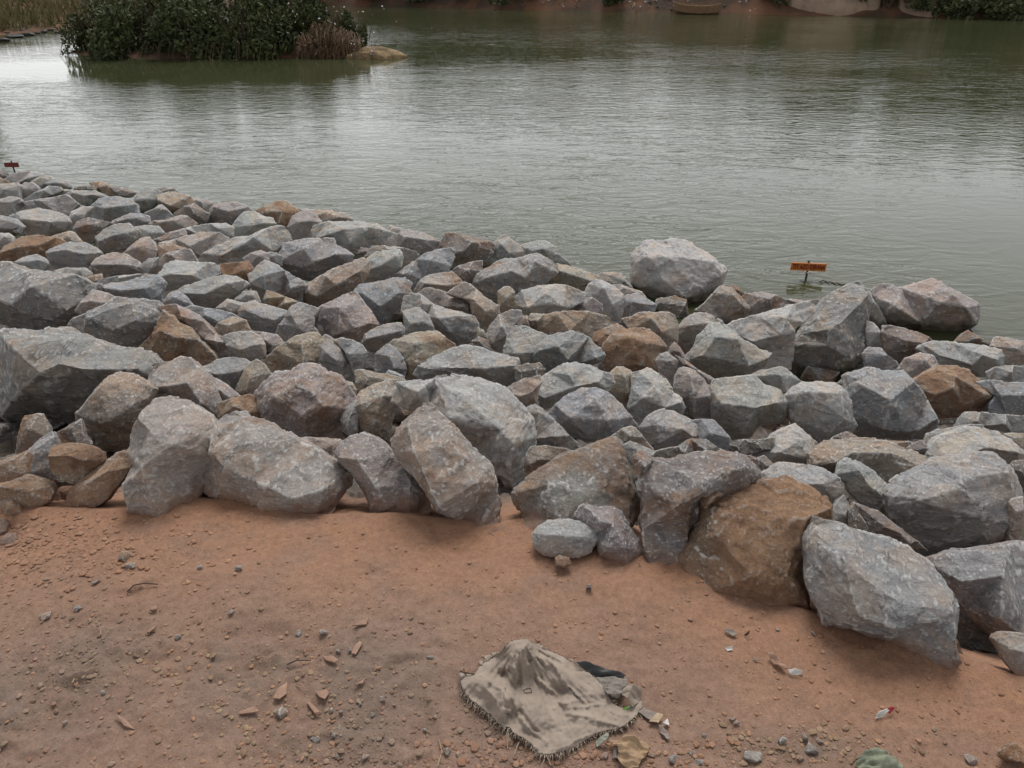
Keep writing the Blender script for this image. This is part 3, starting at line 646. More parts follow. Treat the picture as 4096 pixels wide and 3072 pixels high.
w|28,157 32,150 44,142 60,136 72,133 84,135 90,138 104,141 112,145 114,152 115,163 108,168 98,168 86,164 74,162 60,164 44,165 34,162|40,153 64,152 86,153 112,150|large oblong whitish rock with parallel drill grooves on its top
d|114,152 122,149 134,148 139,153 135,163 124,166 114,167||dark mossy rock in the gap right of the grooved whitish rock
@ 0 1216
k|-8,24 10,23 28,25 38,22 45,23 54,25 66,28 76,33 85,36 93,38 104,38 118,42 125,50 129,56 131,67 128,75 124,72 112,66 100,64 88,72 82,82 74,90 70,98 60,102 50,104 38,102 28,99 20,104 10,114 -8,116|-4,97 16,86 36,72 55,60 70,53 88,57 110,57 128,57 60,30 30,40|enormous overhanging grey boulder with a dark underside at the left edge
t|64,112 66,100 72,90 80,76 88,64 96,61 104,61 114,65 121,70 126,74 124,82 121,92 118,104 110,112 104,120 98,126 90,127 80,124 72,119|74,94 96,102 104,99 119,88 90,72|grey and ochre block with a dark front leaning under the enormous overhanging boulder
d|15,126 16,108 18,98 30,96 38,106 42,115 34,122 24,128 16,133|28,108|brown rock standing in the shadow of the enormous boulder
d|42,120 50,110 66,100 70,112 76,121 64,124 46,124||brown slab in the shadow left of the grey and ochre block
g|18,143 20,130 30,118 39,112 41,116 44,130 45,140 42,158 34,154 26,151 19,149|34,124 32,144|pointed grey shard standing upright at the lower left
o|43,125 52,122 64,122 76,124 86,129 88,136 80,142 72,149 64,154 54,152 46,143 44,134|46,131 64,130 78,134|brown wedge with a tan top, between the upright shard and the orange tan log
o|60,172 61,164 66,154 76,146 86,138 96,130 104,128 111,131 110,142 106,150 102,156 98,162 94,169 84,176 72,177|80,154 96,144|orange tan log shaped rock at the lower left edge of the dirt
o|-4,155 8,148 20,148 32,152 42,158 45,162 42,171 30,178 10,178 -4,174|6,156 30,160|reddish brown rock at the lower left edge under the upright shard
t|44,164 52,158 62,158 64,164 56,171 46,171||small tan stone between reddish brown rock and orange tan log
o|-6,138 10,132 19,128 22,146 8,152 -6,155||orange earthy rock at the left edge behind the upright shard
p|114,162 116,140 111,128 112,112 118,100 121,90 128,85 140,83 150,84 160,89 172,96 180,104 184,114 182,130 177,148 172,164 164,181 150,180 136,178 122,177 116,172|126,98 140,108 138,138 124,152 160,120|tall standing pinkish grey rock with white veins at the edge of the dirt
p|128,60 130,53 144,51 152,47 160,48 168,56 176,62 186,76 190,88 191,97 184,106 180,110 170,100 158,92 150,90 140,90 128,86 128,72|132,72 150,71 168,68 182,86|layered pinkish rock with a rusty lower right end above the tall standing rock
p|119,85 124,74 131,78 131,86 122,92||small tan rock beside the grey and ochre block's right side
g|170,57 178,54 186,49 196,47 208,48 216,52 210,60 207,68 205,79 196,73 184,66 176,61|176,57 192,61 210,58|dark fronted rock with a pale cap left of the tan finger rock
p|174,63 184,64 196,71 206,79 216,84 202,87 192,88 184,77||pink tan slab below the dark fronted rock with pale cap
@ 768 1280
t|38,64 40,56 44,44 50,37 54,35 60,39 65,45 70,50 62,58 60,64 56,72 44,70|52,50 50,60|tan finger shaped rock left of the large pyramid boulder
o|22,72 32,69 44,66 54,65 60,68 62,78 64,90 58,92 46,92 34,88 24,84|40,74 52,80|bright orange rock behind the long slanting front slab
p|56,64 62,56 72,47 82,46 92,40 104,40 112,46 122,49 130,58 139,69 134,78 129,86 127,90 130,100 134,106 126,122 110,118 98,110 84,98 70,92 63,84 60,74|92,56 86,62 78,66 108,62 120,74 104,84|large pyramid shaped boulder with a pinkish face behind the front slab
p|88,104 100,102 126,104 134,110 128,124 118,122 104,114||flat pinkish slab lying under the large pyramid boulder
t|128,52 138,54 142,60 141,68 136,64 131,58||small pink brown rock at the right shoulder of the pyramid boulder
g|108,20 114,13 120,16 128,20 134,36 140,44 130,50 118,48 108,42|118,28 128,36|rough grey rock joined to the tan dome on its right
g|122,18 128,16 138,18 146,22 150,28 148,36 146,44 142,50 138,42 132,28|138,30|grey slanting rock right of the rough grey rock
t|141,44 146,43 156,45 166,47 182,50 183,54 170,57 156,61 144,62 142,54||flat tan slab behind the tall tan upright rock
g|166,48 170,43 176,45 184,49 178,51||little grey stone on the flat tan slab
g|128,86 132,76 140,70 143,80 143,96 138,102 131,96||grey rock showing in the gap left of the tall tan upright rock
t|134,80 140,70 145,62 156,57 168,54 180,53 184,57 182,66 176,74 173,80 171,92 170,104 169,114 158,112 148,108 140,104 137,92|148,72 166,66 160,92|tall tan upright rock in the front middle
p|16,100 17,94 24,84 32,81 40,86 52,88 60,90 74,98 90,105 108,114 124,124 132,130 137,133 136,142 128,152 124,163 112,166 90,162 70,160 50,154 28,152 14,146 9,136 14,120|22,98 24,112 40,124 68,136 98,148 122,142 60,104|long slanting pinkish grey front slab with dark lower face on the dirt
p|123,116 128,108 136,102 146,100 156,103 164,108 170,114 180,126 196,140 204,152 207,160 204,170 190,168 174,166 158,162 150,150 138,132 126,122|128,118 146,119 168,115 190,140 162,140|tapering front boulder with a pale top and an orange corner
@ 1536 1408
w|14,30 28,29 44,27 46,24 66,24 80,26 92,30 102,34 112,44 118,52 124,60 127,74 125,86 122,100 116,112 112,124 102,132 94,126 88,110 70,92 54,72 40,56 24,52 10,46|30,34 70,40 60,56 100,64 112,76 96,104 108,104|giant pale grey boulder with a brown stained lower right end
p|6,78 10,68 20,58 32,47 37,46 46,54 56,62 70,78 82,90 92,98 95,110 95,122 99,130 97,140 96,152 92,159 88,156 80,150 66,144 50,140 44,138 36,120 26,108 14,96 8,88|22,64 28,84 40,108 50,128 60,76 80,110|tall leaning pinkish grey slab with white veins at the dirt edge
@ 1536 1408
p|102,34 112,28 124,23 134,21 136,26 132,36 132,47 124,52 116,56 110,50 104,42|118,38 128,34|flat pinkish slab with a small dark spot right of the giant pale boulder
w|129,30 134,25 144,18 156,11 166,10 178,12 188,18 196,20 197,28 190,32 176,33 166,36 150,45 138,50 132,48 130,40|138,40 164,30 184,26 160,20|pale grey rock with a scratched top and pointed right end, centre right
b|143,54 150,46 160,38 172,33 184,32 194,36 204,46 212,56 218,66 214,72 200,76 186,76 176,76 166,72 154,62|182,40 190,58 176,74 160,56|broad fan shaped bluish grey boulder with a ridge down its face
g|120,56 124,50 132,46 138,50 148,60 160,72 170,82 173,86 160,88 146,86 130,84 126,72|134,52 148,72 130,74|wedge shaped grey rock with a dark underside between two big grey boulders
t|122,98 124,88 128,83 140,82 156,84 164,88 150,94 140,98 130,104 122,104|136,92 126,96|white veined tan rock under the wedge shaped grey rock
s|111,122 120,114 136,102 150,94 170,86 190,80 202,77 206,82 208,92 212,106 216,116 222,128 222,136 206,150 204,164 176,158 150,154 130,152 126,148 120,140 114,130|116,120 140,112 174,120 210,112 204,90 150,142|big brown stained front boulder with a dark lower left face
w|129,157 134,152 142,148 160,146 170,148 182,156 184,162 178,172 168,176 152,176 138,174 130,168|140,156 170,158|small whitish pink rock lying on the dirt before the brown stained front boulder
p|165,144 170,136 174,134 186,137 200,136 206,140 212,150 218,160 222,172 220,182 208,184 196,180 186,174 182,160 172,150|186,144 196,146 206,164 190,164|small reddish angular rock on the dirt beside the whitish pink one
o|148,178 152,176 160,178 162,183 156,186 148,184||small orange stone at the foot of the whitish pink rock
@ 2304 896
w|50,40 52,28 56,21 64,14 70,13 78,15 88,13 96,15 104,19 112,23 122,32 127,36 129,40 126,48 122,58 116,65 108,73 98,75 88,77 78,74 70,69 64,62 56,55 51,50|60,30 94,32 114,36 110,52 84,50 72,52 90,66 120,46|biggest round pale boulder, standing out against the water
p|104,74 112,68 120,60 126,54 136,55 142,62 148,70 149,74 146,82 134,86 124,84 112,80|134,62 142,72|grey and pink rock leaning on the right of the biggest round boulder
d|124,54 130,52 138,53 144,58 146,62 140,64 134,60||small brown rock at the water, right of the biggest round boulder
p|143,64 150,60 164,59 174,61 182,65 196,66 208,65 211,68 208,76 190,76 170,80 152,82 148,74|164,66 190,70|long low pinkish rock at the water, below the orange sign
b|37,84 38,74 41,64 46,61 54,60 62,65 69,70 66,76 56,80 46,84|48,68 58,70|small bluish grey rock tucked under the biggest round boulder's left
t|40,82 50,80 58,77 70,77 80,77 85,80 87,88 86,100 84,110 78,112 70,104 62,94 48,92|64,82 72,94|orange tinted rock behind the large orange ochre boulder
o|14,100 18,94 26,90 36,86 44,92 40,110 34,118 28,118 20,108||tan rock left of the large orange ochre boulder
o|24,116 26,104 32,96 42,91 54,90 64,92 72,98 78,106 78,110 72,116 70,126 60,130 50,132 40,132 30,130 25,122|44,98 60,104 54,122|large orange ochre boulder with a rounded face, right of centre
p|88,98 90,90 96,82 104,77 110,77 118,79 122,86 118,94 110,100 104,108 96,114 92,112 89,106|98,88 112,86|pinkish grey rounded rock left of the layered angular pale rock
w|94,118 104,106 108,97 114,92 120,85 126,83 132,88 140,94 146,100 156,107 167,111 164,120 158,128 150,134 136,135 122,132 110,128 98,122|106,114 130,119 146,123 164,116 116,98 136,100|layered angular pale rock with a dark shaded belly right of centre
w|132,88 140,84 156,80 174,75 190,70 204,67 208,72 206,78 196,86 188,92 187,100 186,116 184,124 172,126 162,124 167,110 152,104 142,96|150,102 172,97 186,94 178,82|long pale slab slanting up towards the tall split boulder
p|86,102 90,106 94,113 98,118 92,122 86,116 80,112 82,106||small grey rock in the gap above the slanting purple grey rock
g|70,118 74,113 80,111 88,118 94,126 92,130 88,138 84,142 80,134 72,126|80,118|grey rock with a blue shadow side left of the slanting purple grey rock
p|86,142 88,132 92,126 97,125 104,128 112,136 118,144 121,152 120,164 116,172 108,174 102,166 94,152 88,148|98,130 112,148 100,150|slanting purple grey rock left of the flat topped block, right half of the pile
p|88,114 96,118 106,126 116,132 121,136 121,150 114,138 104,128 94,122||thin pinkish slab behind the slanting purple grey rock
t|30,130 36,124 42,124 48,128 50,134 51,140 49,150 42,154 36,152 32,144|42,132 44,146|small brown and grey upright rock left of the squared grey boulder
w|50,130 56,128 64,125 72,130 80,136 84,146 90,150 92,158 90,164 84,170 76,166 68,172 56,174 50,168 46,160 48,152 50,142|66,140 74,158 88,154 56,150|squared grey boulder with a rough lower edge, right of the fan shaped boulder
w|120,142 124,136 140,134 158,132 164,140 176,144 182,154 182,164 176,172 160,174 154,184 140,186 130,180 120,170 119,156|122,155 150,158 168,154 142,180|large flat topped grey block with a purple lower face, right half
g|158,132 170,126 180,124 186,128 194,136 200,138 190,148 184,158 178,158 176,146||grey rock behind the large flat topped block, below the tall split boulder
p|152,130 160,126 172,125 166,130 156,134||small dark pink rock in the shade above the large flat topped block
@ 3072 1024
k|20,76 30,66 42,50 48,42 56,34 66,30 76,25 84,22 87,26 90,44 88,56 84,72 82,84 76,92 72,96 60,102 44,104 30,100 22,100 19,94 20,84|22,68 42,65 58,56 76,40 82,34 62,90 42,78|tall split boulder with a flat tan top and dark streaked side at the water
p|96,34 98,28 104,24 112,25 118,28 128,26 136,23 146,20 152,22 160,29 170,35 180,43 180,52 178,58 168,66 160,72 148,74 138,64 126,61 112,60 100,52 98,44|106,48 140,42 150,34 160,46 174,58 128,58|big overhanging boulder with a sunlit pinkish right face at the water
g|86,25 90,30 96,40 100,50 102,58 100,66 94,60 90,48 88,40||dark grey rock filling the gap between the two tall boulders by the water
w|86,78 86,66 88,56 94,58 99,66 102,78 98,80 90,80|94,66|small pale upright rock between the tall split boulder and the big overhanging one
b|84,84 90,79 100,80 104,86 110,90 113,96 108,100 96,100 88,96 86,92|98,86|bluish rock below the small pale upright rock
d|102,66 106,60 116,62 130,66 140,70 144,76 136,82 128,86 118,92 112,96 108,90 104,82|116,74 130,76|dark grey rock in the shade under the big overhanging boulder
d|162,74 168,68 175,64 180,68 186,72 187,76 178,78 168,78||brown rock at the water, right of the big overhanging boulder
d|186,74 190,73 196,76 198,80 192,80||small brown rock by the water near the right edge of the pile
w|132,80 138,77 148,74 160,75 176,76 190,78 200,82 202,86 200,100 194,104 184,104 176,98 166,98 150,99 144,88|144,86 178,86 190,90 170,94|pinkish layered block with a pale top near the right edge
p|196,78 203,70 212,72 226,74 228,92 214,94 202,92 200,84|210,80|pinkish block with a rusty spot at the right edge of the pile
p|113,98 122,88 134,84 144,86 148,96 146,102 138,106 128,108 120,102|134,90 140,100|pinkish rock in front of the dark shaded grey rock, right side
b|192,100 200,96 214,95 226,96 226,110 212,112 196,110 192,106|206,100|small grey rock at the right edge below the rusty spotted block
o|129,108 140,103 148,99 156,96 168,97 176,100 182,106 190,112 197,121 194,128 186,134 176,136 162,140 148,139 142,130 138,120 132,114|140,120 152,114 164,128 180,120 156,104|rusty brown boulder with a dark overhang, right side of the pile
b|184,110 196,108 212,110 226,110 226,124 226,136 206,138 190,136 192,128 197,121|198,120 222,120|bluish slab with a dark front at the right edge behind the rusty boulder
b|76,104 84,100 94,98 104,100 122,101 126,106 132,116 136,124 140,132 146,142 146,148 136,156 126,157 108,156 90,157 84,154 76,146 70,136 72,124|78,112 122,108 138,140 120,152 92,148 96,124|big squarish blue mottled boulder, right of centre by the rusty one
g|60,110 68,104 76,100 78,104 76,112 74,118 68,114||grey slab end peeking left of the big squarish mottled boulder
w|20,122 28,114 36,111 50,110 62,111 70,118 72,128 70,136 76,146 70,154 64,158 54,162 46,166 36,162 28,150 22,140|30,118 60,118 60,140 50,152|broad pale grey boulder left of the big squarish mottled boulder
@ 3072 1600
w|-16,58 -10,44 0,36 8,30 16,26 26,22 30,26 38,34 46,42 42,48 36,56 22,58 6,60 -4,60|4,44 24,34 30,50|pale rock with pink edges below the broad pale grey boulder
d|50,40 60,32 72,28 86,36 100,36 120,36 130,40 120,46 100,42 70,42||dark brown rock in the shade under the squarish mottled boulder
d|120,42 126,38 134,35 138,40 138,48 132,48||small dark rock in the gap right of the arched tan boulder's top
t|40,58 42,48 50,42 60,38 76,36 94,36 110,40 124,45 136,49 137,62 130,70 126,82 114,90 98,86 80,78 66,70 54,64|50,52 66,44 100,44 124,56 112,70|arched tan boulder with a smooth yellow brown top, lower right
g|63,66 68,56 74,53 84,56 92,62 102,72 110,82 111,94 113,107 104,104 92,98 80,88 72,80 70,72|76,60 82,72 96,84|grey boulder with a white tip in front of the arched tan one
w|136,58 138,50 142,42 150,34 160,30 176,25 190,26 204,30 214,38 222,48 222,56 212,58 200,52 180,56 160,62 144,64|146,50 180,40 206,44|broad pinkish white striped boulder at the right
g|136,38 140,30 150,26 160,25 176,22 186,22 188,28 170,30 152,36 142,42 138,46||thin grey slab behind the broad pinkish striped boulder
g|164,24 170,14 176,11 186,11 198,12 206,13 214,14 226,14 226,28 210,28 196,26 186,22|176,18 200,20|grey rock below the bluish slab at the right edge
t|206,30 214,29 226,30 226,46 218,44 210,36||tan rock at the right edge behind the broad pinkish striped boulder
g|109,84 112,80 122,74 136,66 150,60 164,54 178,52 190,50 200,51 208,56 214,64 218,78 218,92 216,110 213,130 204,134 190,136 172,138 156,141 146,140 136,128 122,114 112,100 109,92|156,72 158,66 200,60 206,106 176,112 172,98 120,84 180,118|big white veined boulder with a brown lower face, lower right
p|213,90 216,88 226,86 226,130 214,131 212,116||pink rock face at the right edge behind the big white veined boulder
d|212,60 218,54 226,54 226,90 218,88 218,76||dark rock at the right edge behind the big white veined boulder
g|54,106 56,96 62,88 68,84 71,92 72,106 70,113 62,110|64,98|pale tan footed chip between the rusty brown based boulder and its neighbour
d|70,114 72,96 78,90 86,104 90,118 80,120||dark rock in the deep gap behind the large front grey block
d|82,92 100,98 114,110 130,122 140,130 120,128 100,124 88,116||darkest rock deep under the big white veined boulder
@ 2304 1408
g|56,66 62,58 70,53 78,51 86,53 96,57 104,62 106,72 102,78 92,78 80,84 70,86 62,78|68,62 90,66 98,72 70,78|rounded grey rock with a white left edge above the ochre topped slab
b|103,60 110,59 120,60 126,66 132,74 134,88 124,90 114,84 106,76|116,70|smooth bluish rock right of the rounded grey rock
t|22,80 30,74 40,67 48,65 52,66 58,74 66,84 56,86 46,84 40,80|46,72|small ochre and white rock behind the brown stained front boulder
g|40,82 48,78 58,82 68,86 66,92 58,98 54,104 48,98||pale pink rock squeezed right of the brown stained front boulder
s|64,88 76,84 90,82 100,76 112,76 120,82 132,88 120,92 104,92 90,94 76,96 68,94|92,86 110,84|flat ochre topped slab behind the dark grooved boulder
s|53,100 54,92 60,89 66,92 70,96 90,95 108,90 126,89 148,92 158,95 160,104 158,118 150,130 130,134 106,130 100,140 96,150 92,166 88,182 80,186 64,180 58,170 58,150 60,130 56,110|58,98 86,102 104,116 140,98 130,100 100,110 78,130|dark grooved boulder with a pale ledge and a red dusted foot, lower right front
s|158,92 164,90 172,98 176,101 170,106 160,108||small purple grey rock beside the dark grooved boulder's right end
d|134,80 146,76 160,76 172,74 168,84 152,88 138,90||dark rock in the hollow under the large flat topped block
w|158,108 168,104 180,98 198,99 214,103 226,110 228,118 226,130 206,136 190,134 170,128 158,118|176,112 206,112|pale flat rock resting behind the rusty brown based boulder's top
@ 2432 1792
r|53,104 62,94 74,80 84,66 86,56 84,42 90,39 96,39 106,41 120,38 140,33 160,30 176,36 192,46 196,52 194,62 190,76 182,88 172,108 160,128 148,132 128,130 114,124 104,120 84,117 66,110|90,42 116,46 136,54 162,56 190,50 112,100 140,100 88,72 124,116|rusty brown based boulder with a pale grey top and a flared left foot
@ 3072 2048
g|40,60 44,30 50,18 54,11 72,16 92,24 112,28 128,34 140,43 146,50 150,58 155,66 160,72 163,80 162,92 159,104 156,116 150,119 145,122 144,127 139,127 136,122 126,119 115,114 100,108 85,105 70,100 55,97 50,96 48,84 43,76|56,36 58,62 62,80 80,58 100,70 125,81 138,74 150,64 136,98 90,88|large front grey block with white streaks and an orange right shoulder
k|150,50 154,45 164,43 180,40 200,37 216,34 230,32 232,110 222,120 210,116 200,110 188,102 178,92 170,82 162,74 154,62|158,56 184,84 206,104 190,50|large smooth slate grey slab at the right edge of the picture
g|200,112 206,108 216,107 226,108 228,148 218,144 210,138 203,126|206,116 216,118|grey boulder cut off by the right edge, lowest of the pile
@ 0 1700
o|-3,68 3,65 9,64 15,69 20,76 24,82 16,82 4,79 -3,76|10,70|small half buried stone with an orange left face at the left edge of the dirt
g|-4,82 2,82 5,86 6,92 2,98 -4,98||small pale grey stone cut by the left edge, below the half buried orange faced one
g|0,99 4,94 10,94 14,98 14,102 6,106 0,104||grey stone lying on the dirt near the left edge, lowest of three
"""
NTRI = sum(build_rock(c, O, R, l, i+1) for i, (c, O, R, l) in enumerate(parse(TRACE)))
print('rock triangles', NTRI)

# ------------------------------------------------------------------ stones filling the gaps under the top layer
def icosphere(n=1):
    import bmesh
    bm = bmesh.new(); bmesh.ops.create_icosphere(bm, subdivisions=n, radius=1.0)
    bm.verts.ensure_lookup_table(); V = np.array([v.co[:] for v in bm.verts]); T = np.array([[v.index for v in f.verts] for f in bm.faces]); bm.free()
    return V, T
def free_stone(name, loc, dims, seed, color, rust, label, group, sub=3, yaw=0.0, dust=0.0, cat=None, hull=14):
    """an angular stone: a random convex block, then weathered like the rest"""
    import bmesh
    r = random.Random(seed); bm = bmesh.new()
    for _ in range(hull):
        q = Vector((r.gauss(0, 1), r.gauss(0, 1), r.gauss(0, 1))).normalized()*r.uniform(0.85, 1.0); bm.verts.new((q.x*dims[0]/2, q.y*dims[1]/2, q.z*dims[2]/2))
    res = bmesh.ops.convex_hull(bm, input=bm.verts); bmesh.ops.delete(bm, geom=[g for g in res['geom_interior'] if isinstance(g, bmesh.types.BMVert)], context='VERTS')
    bmesh.ops.triangulate(bm, faces=bm.faces); bm.verts.ensure_lookup_table(); bm.verts.index_update()
    V = np.array([v.co[:] for v in bm.verts]); T = np.array([[v.index for v in f.verts] for f in bm.faces]); bm.free()
    size = (dims[0]*dims[1]*dims[2])**(1/3); D = max(1.2, math.dist(loc, (0, 0, CAMZ)))
    V, T = split_long(V, T, max(size/26, 2.3*D/803), 6000)
    c, s = math.cos(yaw), math.sin(yaw); V = V @ np.array([[c, s, 0], [-s, c, 0], [0, 0, 1]])
    V, wear = weather(V, T, size, seed)
    o = obj(name, mesh_np(name, V, T, {'wear': wear, 'dust': np.full(len(V), dust)}), M['rock'], None, loc)
    o.color = (*color, rust); tag(o, label, cat or name, group); return o
FILL = [(1.42,1.80,-0.20,0.26), (1.58,2.00,-0.34,0.32), (1.72,2.16,-0.45,0.32), (-2.41,3.23,-0.45,0.22), (2.27,5.23,-1.17,0.3), (1.67,4.42,-1.09,0.25), (-3.08,4.18,-0.72,0.27), (-3.89,5.54,-0.92,0.34), (-0.69,4.09,-0.81,0.22), (-5.68,8.61,-1.16,0.45), (1.38,6.4,-1.17,0.33), (-1,4.91,-0.91,0.26), (-0.66,2.75,-0.36,0.22), (2.86,4.61,-1.17,0.28), (-0.05,2.52,-0.23,0.22), (2.58,5.36,-1.17,0.31), (1.75,3.44,-0.92,0.22), (2.56,3.19,-0.87,0.22), (-0.98,6.4,-1.17,0.33), (-5.28,7.83,-1.16,0.45), (-2.27,3.4,-0.47,0.22), (0.34,3.87,-0.81,0.22), (2.46,4.21,-1.08,0.26), (-1.9,3.13,-0.43,0.22), (0.7,5.2,-1.12,0.28), (-6.64,10.24,-1.16,0.45), (-3.53,4.92,-0.82,0.3), (0.69,4.34,-0.9,0.24), (1.14,4.51,-1.03,0.25), (-1.69,2.46,-0.14,0.22), (0.8,2.8,-0.57,0.22), (2.4,2.94,-0.82,0.22), (-1.06,4.55,-0.84,0.25), (-2.77,3.69,-0.6,0.24), (1.35,4.11,-1.02,0.24), (3.03,3.94,-1.02,0.26), (-4.11,7.95,-1.16,0.44), (0.9,6.15,-1.17,0.32), (-2.21,5.24,-0.91,0.29), (-0.45,5.71,-1.14,0.3), (-1.8,5.27,-1,0.29)]
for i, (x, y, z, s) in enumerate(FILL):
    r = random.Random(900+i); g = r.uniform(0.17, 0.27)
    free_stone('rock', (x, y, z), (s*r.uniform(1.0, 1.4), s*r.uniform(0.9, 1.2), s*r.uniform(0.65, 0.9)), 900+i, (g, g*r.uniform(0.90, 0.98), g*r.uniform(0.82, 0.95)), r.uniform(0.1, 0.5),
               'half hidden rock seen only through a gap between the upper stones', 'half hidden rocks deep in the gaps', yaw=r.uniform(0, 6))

# ------------------------------------------------------------------ trodden earth: gravel, clods, single stones
def scatter_gravel(name, n, smin, smax, pick, mat, seed, lift=0.25):
    rs = np.random.RandomState(seed); bv, bt = icosphere(1); Vs, Ts = [], []; k = 0; base = 0
    while k < n:
        u, v = pick(rs); p = gp(u, v)
        if ground_edge_inside(p[0], p[1]) < 0.02: continue
        s = smin*(smax/smin)**(rs.rand()**3.2); d = bv*(0.75+0.5*rs.rand(len(bv), 1))*np.array([s*rs.uniform(.8, 1.5), s*rs.uniform(.8, 1.2), s*rs.uniform(.3, .6)])/2
        a = rs.rand()*6.3; c, sn = math.cos(a), math.sin(a); d = d @ np.array([[c, sn, 0], [-sn, c, 0], [0, 0, 1]])
        Vs.append(d + np.array([p[0], p[1], p[2] + s*lift*0.5])); Ts.append(bt+base); base += len(bv); k += 1
    o = obj(name, mesh_np(name, np.concatenate(Vs), np.concatenate(Ts), smooth=False), mat); o['kind'] = 'stuff'; return o
def ground_edge_inside(x, y): return float(yE(x) - y)
def pick_any(rs): return rs.uniform(-60, 4150), rs.uniform(1980, 3100)
def pick_grey(rs):
    u, v, du, dv = GREY[rs.randint(len(GREY))]
    return u + rs.normal()*du*0.8, min(max(v + rs.normal()*dv*0.8, 2150), 3120)
def pick_left(rs): return abs(rs.normal())*420, 2180 + rs.normal()*90
def pick_sack(rs): return 2300+rs.normal()*420, 2960+abs(rs.normal())*90
scatter_gravel('gravel', 3200, 0.003, 0.013, pick_any, M['pebble'], 1)
scatter_gravel('gravel', 3000, 0.003, 0.016, pick_grey, M['pebble_grey'], 2)
scatter_gravel('gravel', 900, 0.004, 0.020, pick_left, M['pebble'], 3)
scatter_gravel('gravel', 700, 0.004, 0.018, pick_sack, M['pebble'], 4)
# stones big enough to be told apart: place in the picture, width and height in picture points
ST = [(500,2235,60,36,'o',''),(520,2270,44,26,'p',''),(800,2272,34,26,'g',''),(958,2280,40,28,'g',''),(390,2330,46,30,'p',''),(180,2470,60,44,'t',''),(312,2440,36,18,'g',''),
      (715,2552,34,28,'g',''),(925,2452,30,30,'w',''),(1295,2535,40,38,'p',''),(1195,2535,34,40,'p',''),(1355,2608,28,22,'g',''),(1405,2605,30,24,'p',''),(1125,2862,60,34,'g',''),(1325,2845,34,36,'g',''),
      (1368,2850,28,26,'g',''),(1440,2820,26,24,'g',''),(1530,2800,34,22,'d',''),(1490,2860,30,26,'g',''),(1335,2945,34,28,'g',''),(1360,2915,26,20,'g',''),(1345,3025,30,32,'t',''),(1462,3030,44,30,'p',''),
      (1720,2635,34,24,'g',''),(1700,2930,30,26,'d',''),(1790,3010,44,28,'t',''),(1830,3020,26,22,'t',''),(1260,2960,44,22,'g',''),(262,2898,36,24,'p',''),(410,2775,28,22,'g',''),(2460,3020,60,44,'p',''),(2420,3030,40,30,'p',''),
      (2930,2878,34,22,'o',''),(2945,2898,32,22,'p',''),(2700,3040,60,70,'g',''),(2775,3020,50,40,'p',''),(2790,3052,46,26,'g',''),(2815,2945,24,20,'p',''),(3010,3035,80,56,'w',''),(3240,3000,60,44,'g',''),(3220,2960,50,36,'t',''),
      (3280,2970,36,40,'t',''),(3130,2965,50,44,'g',''),(3200,3035,34,30,'o',''),(3300,3035,30,28,'o',''),(3250,2540,26,18,'w',''),(3110,2520,24,20,'w',''),(2363,2364,50,30,'d',''),(3880,3040,60,44,'p','')]
rr = random.Random(5)
for i, (u, v, wpx, hpx, c, lab) in enumerate(ST):
    p = gp(u, v); D = float(np.dot(p-C0, F)); wd = wpx*D/FPX*1.1; tc, ru = TINT[c]
    tc = [a*0.6 + b*0.4*1.1 for a, b in zip(tc, (0.27, 0.17, 0.115))]
    free_stone('pebble', (p[0], p[1], p[2]+wd*0.16), (wd, wd*rr.uniform(0.7, 1.0), wd*rr.uniform(0.5, 0.75)), 300+i, tc, ru*0.5,
               'small dusty pebble lying loose on the trodden red earth', 'loose pebbles on the red earth', yaw=rr.uniform(0, 6), dust=0.25, hull=11)
p = gp(4040, 3040)
free_stone('stone', (p[0], p[1], p[2]+0.02), (0.085, 0.06, 0.05), 77, (0.16, 0.085, 0.055), 0.5, 'dark red brown stone in the bottom right corner of the dirt', None, dust=0.3)
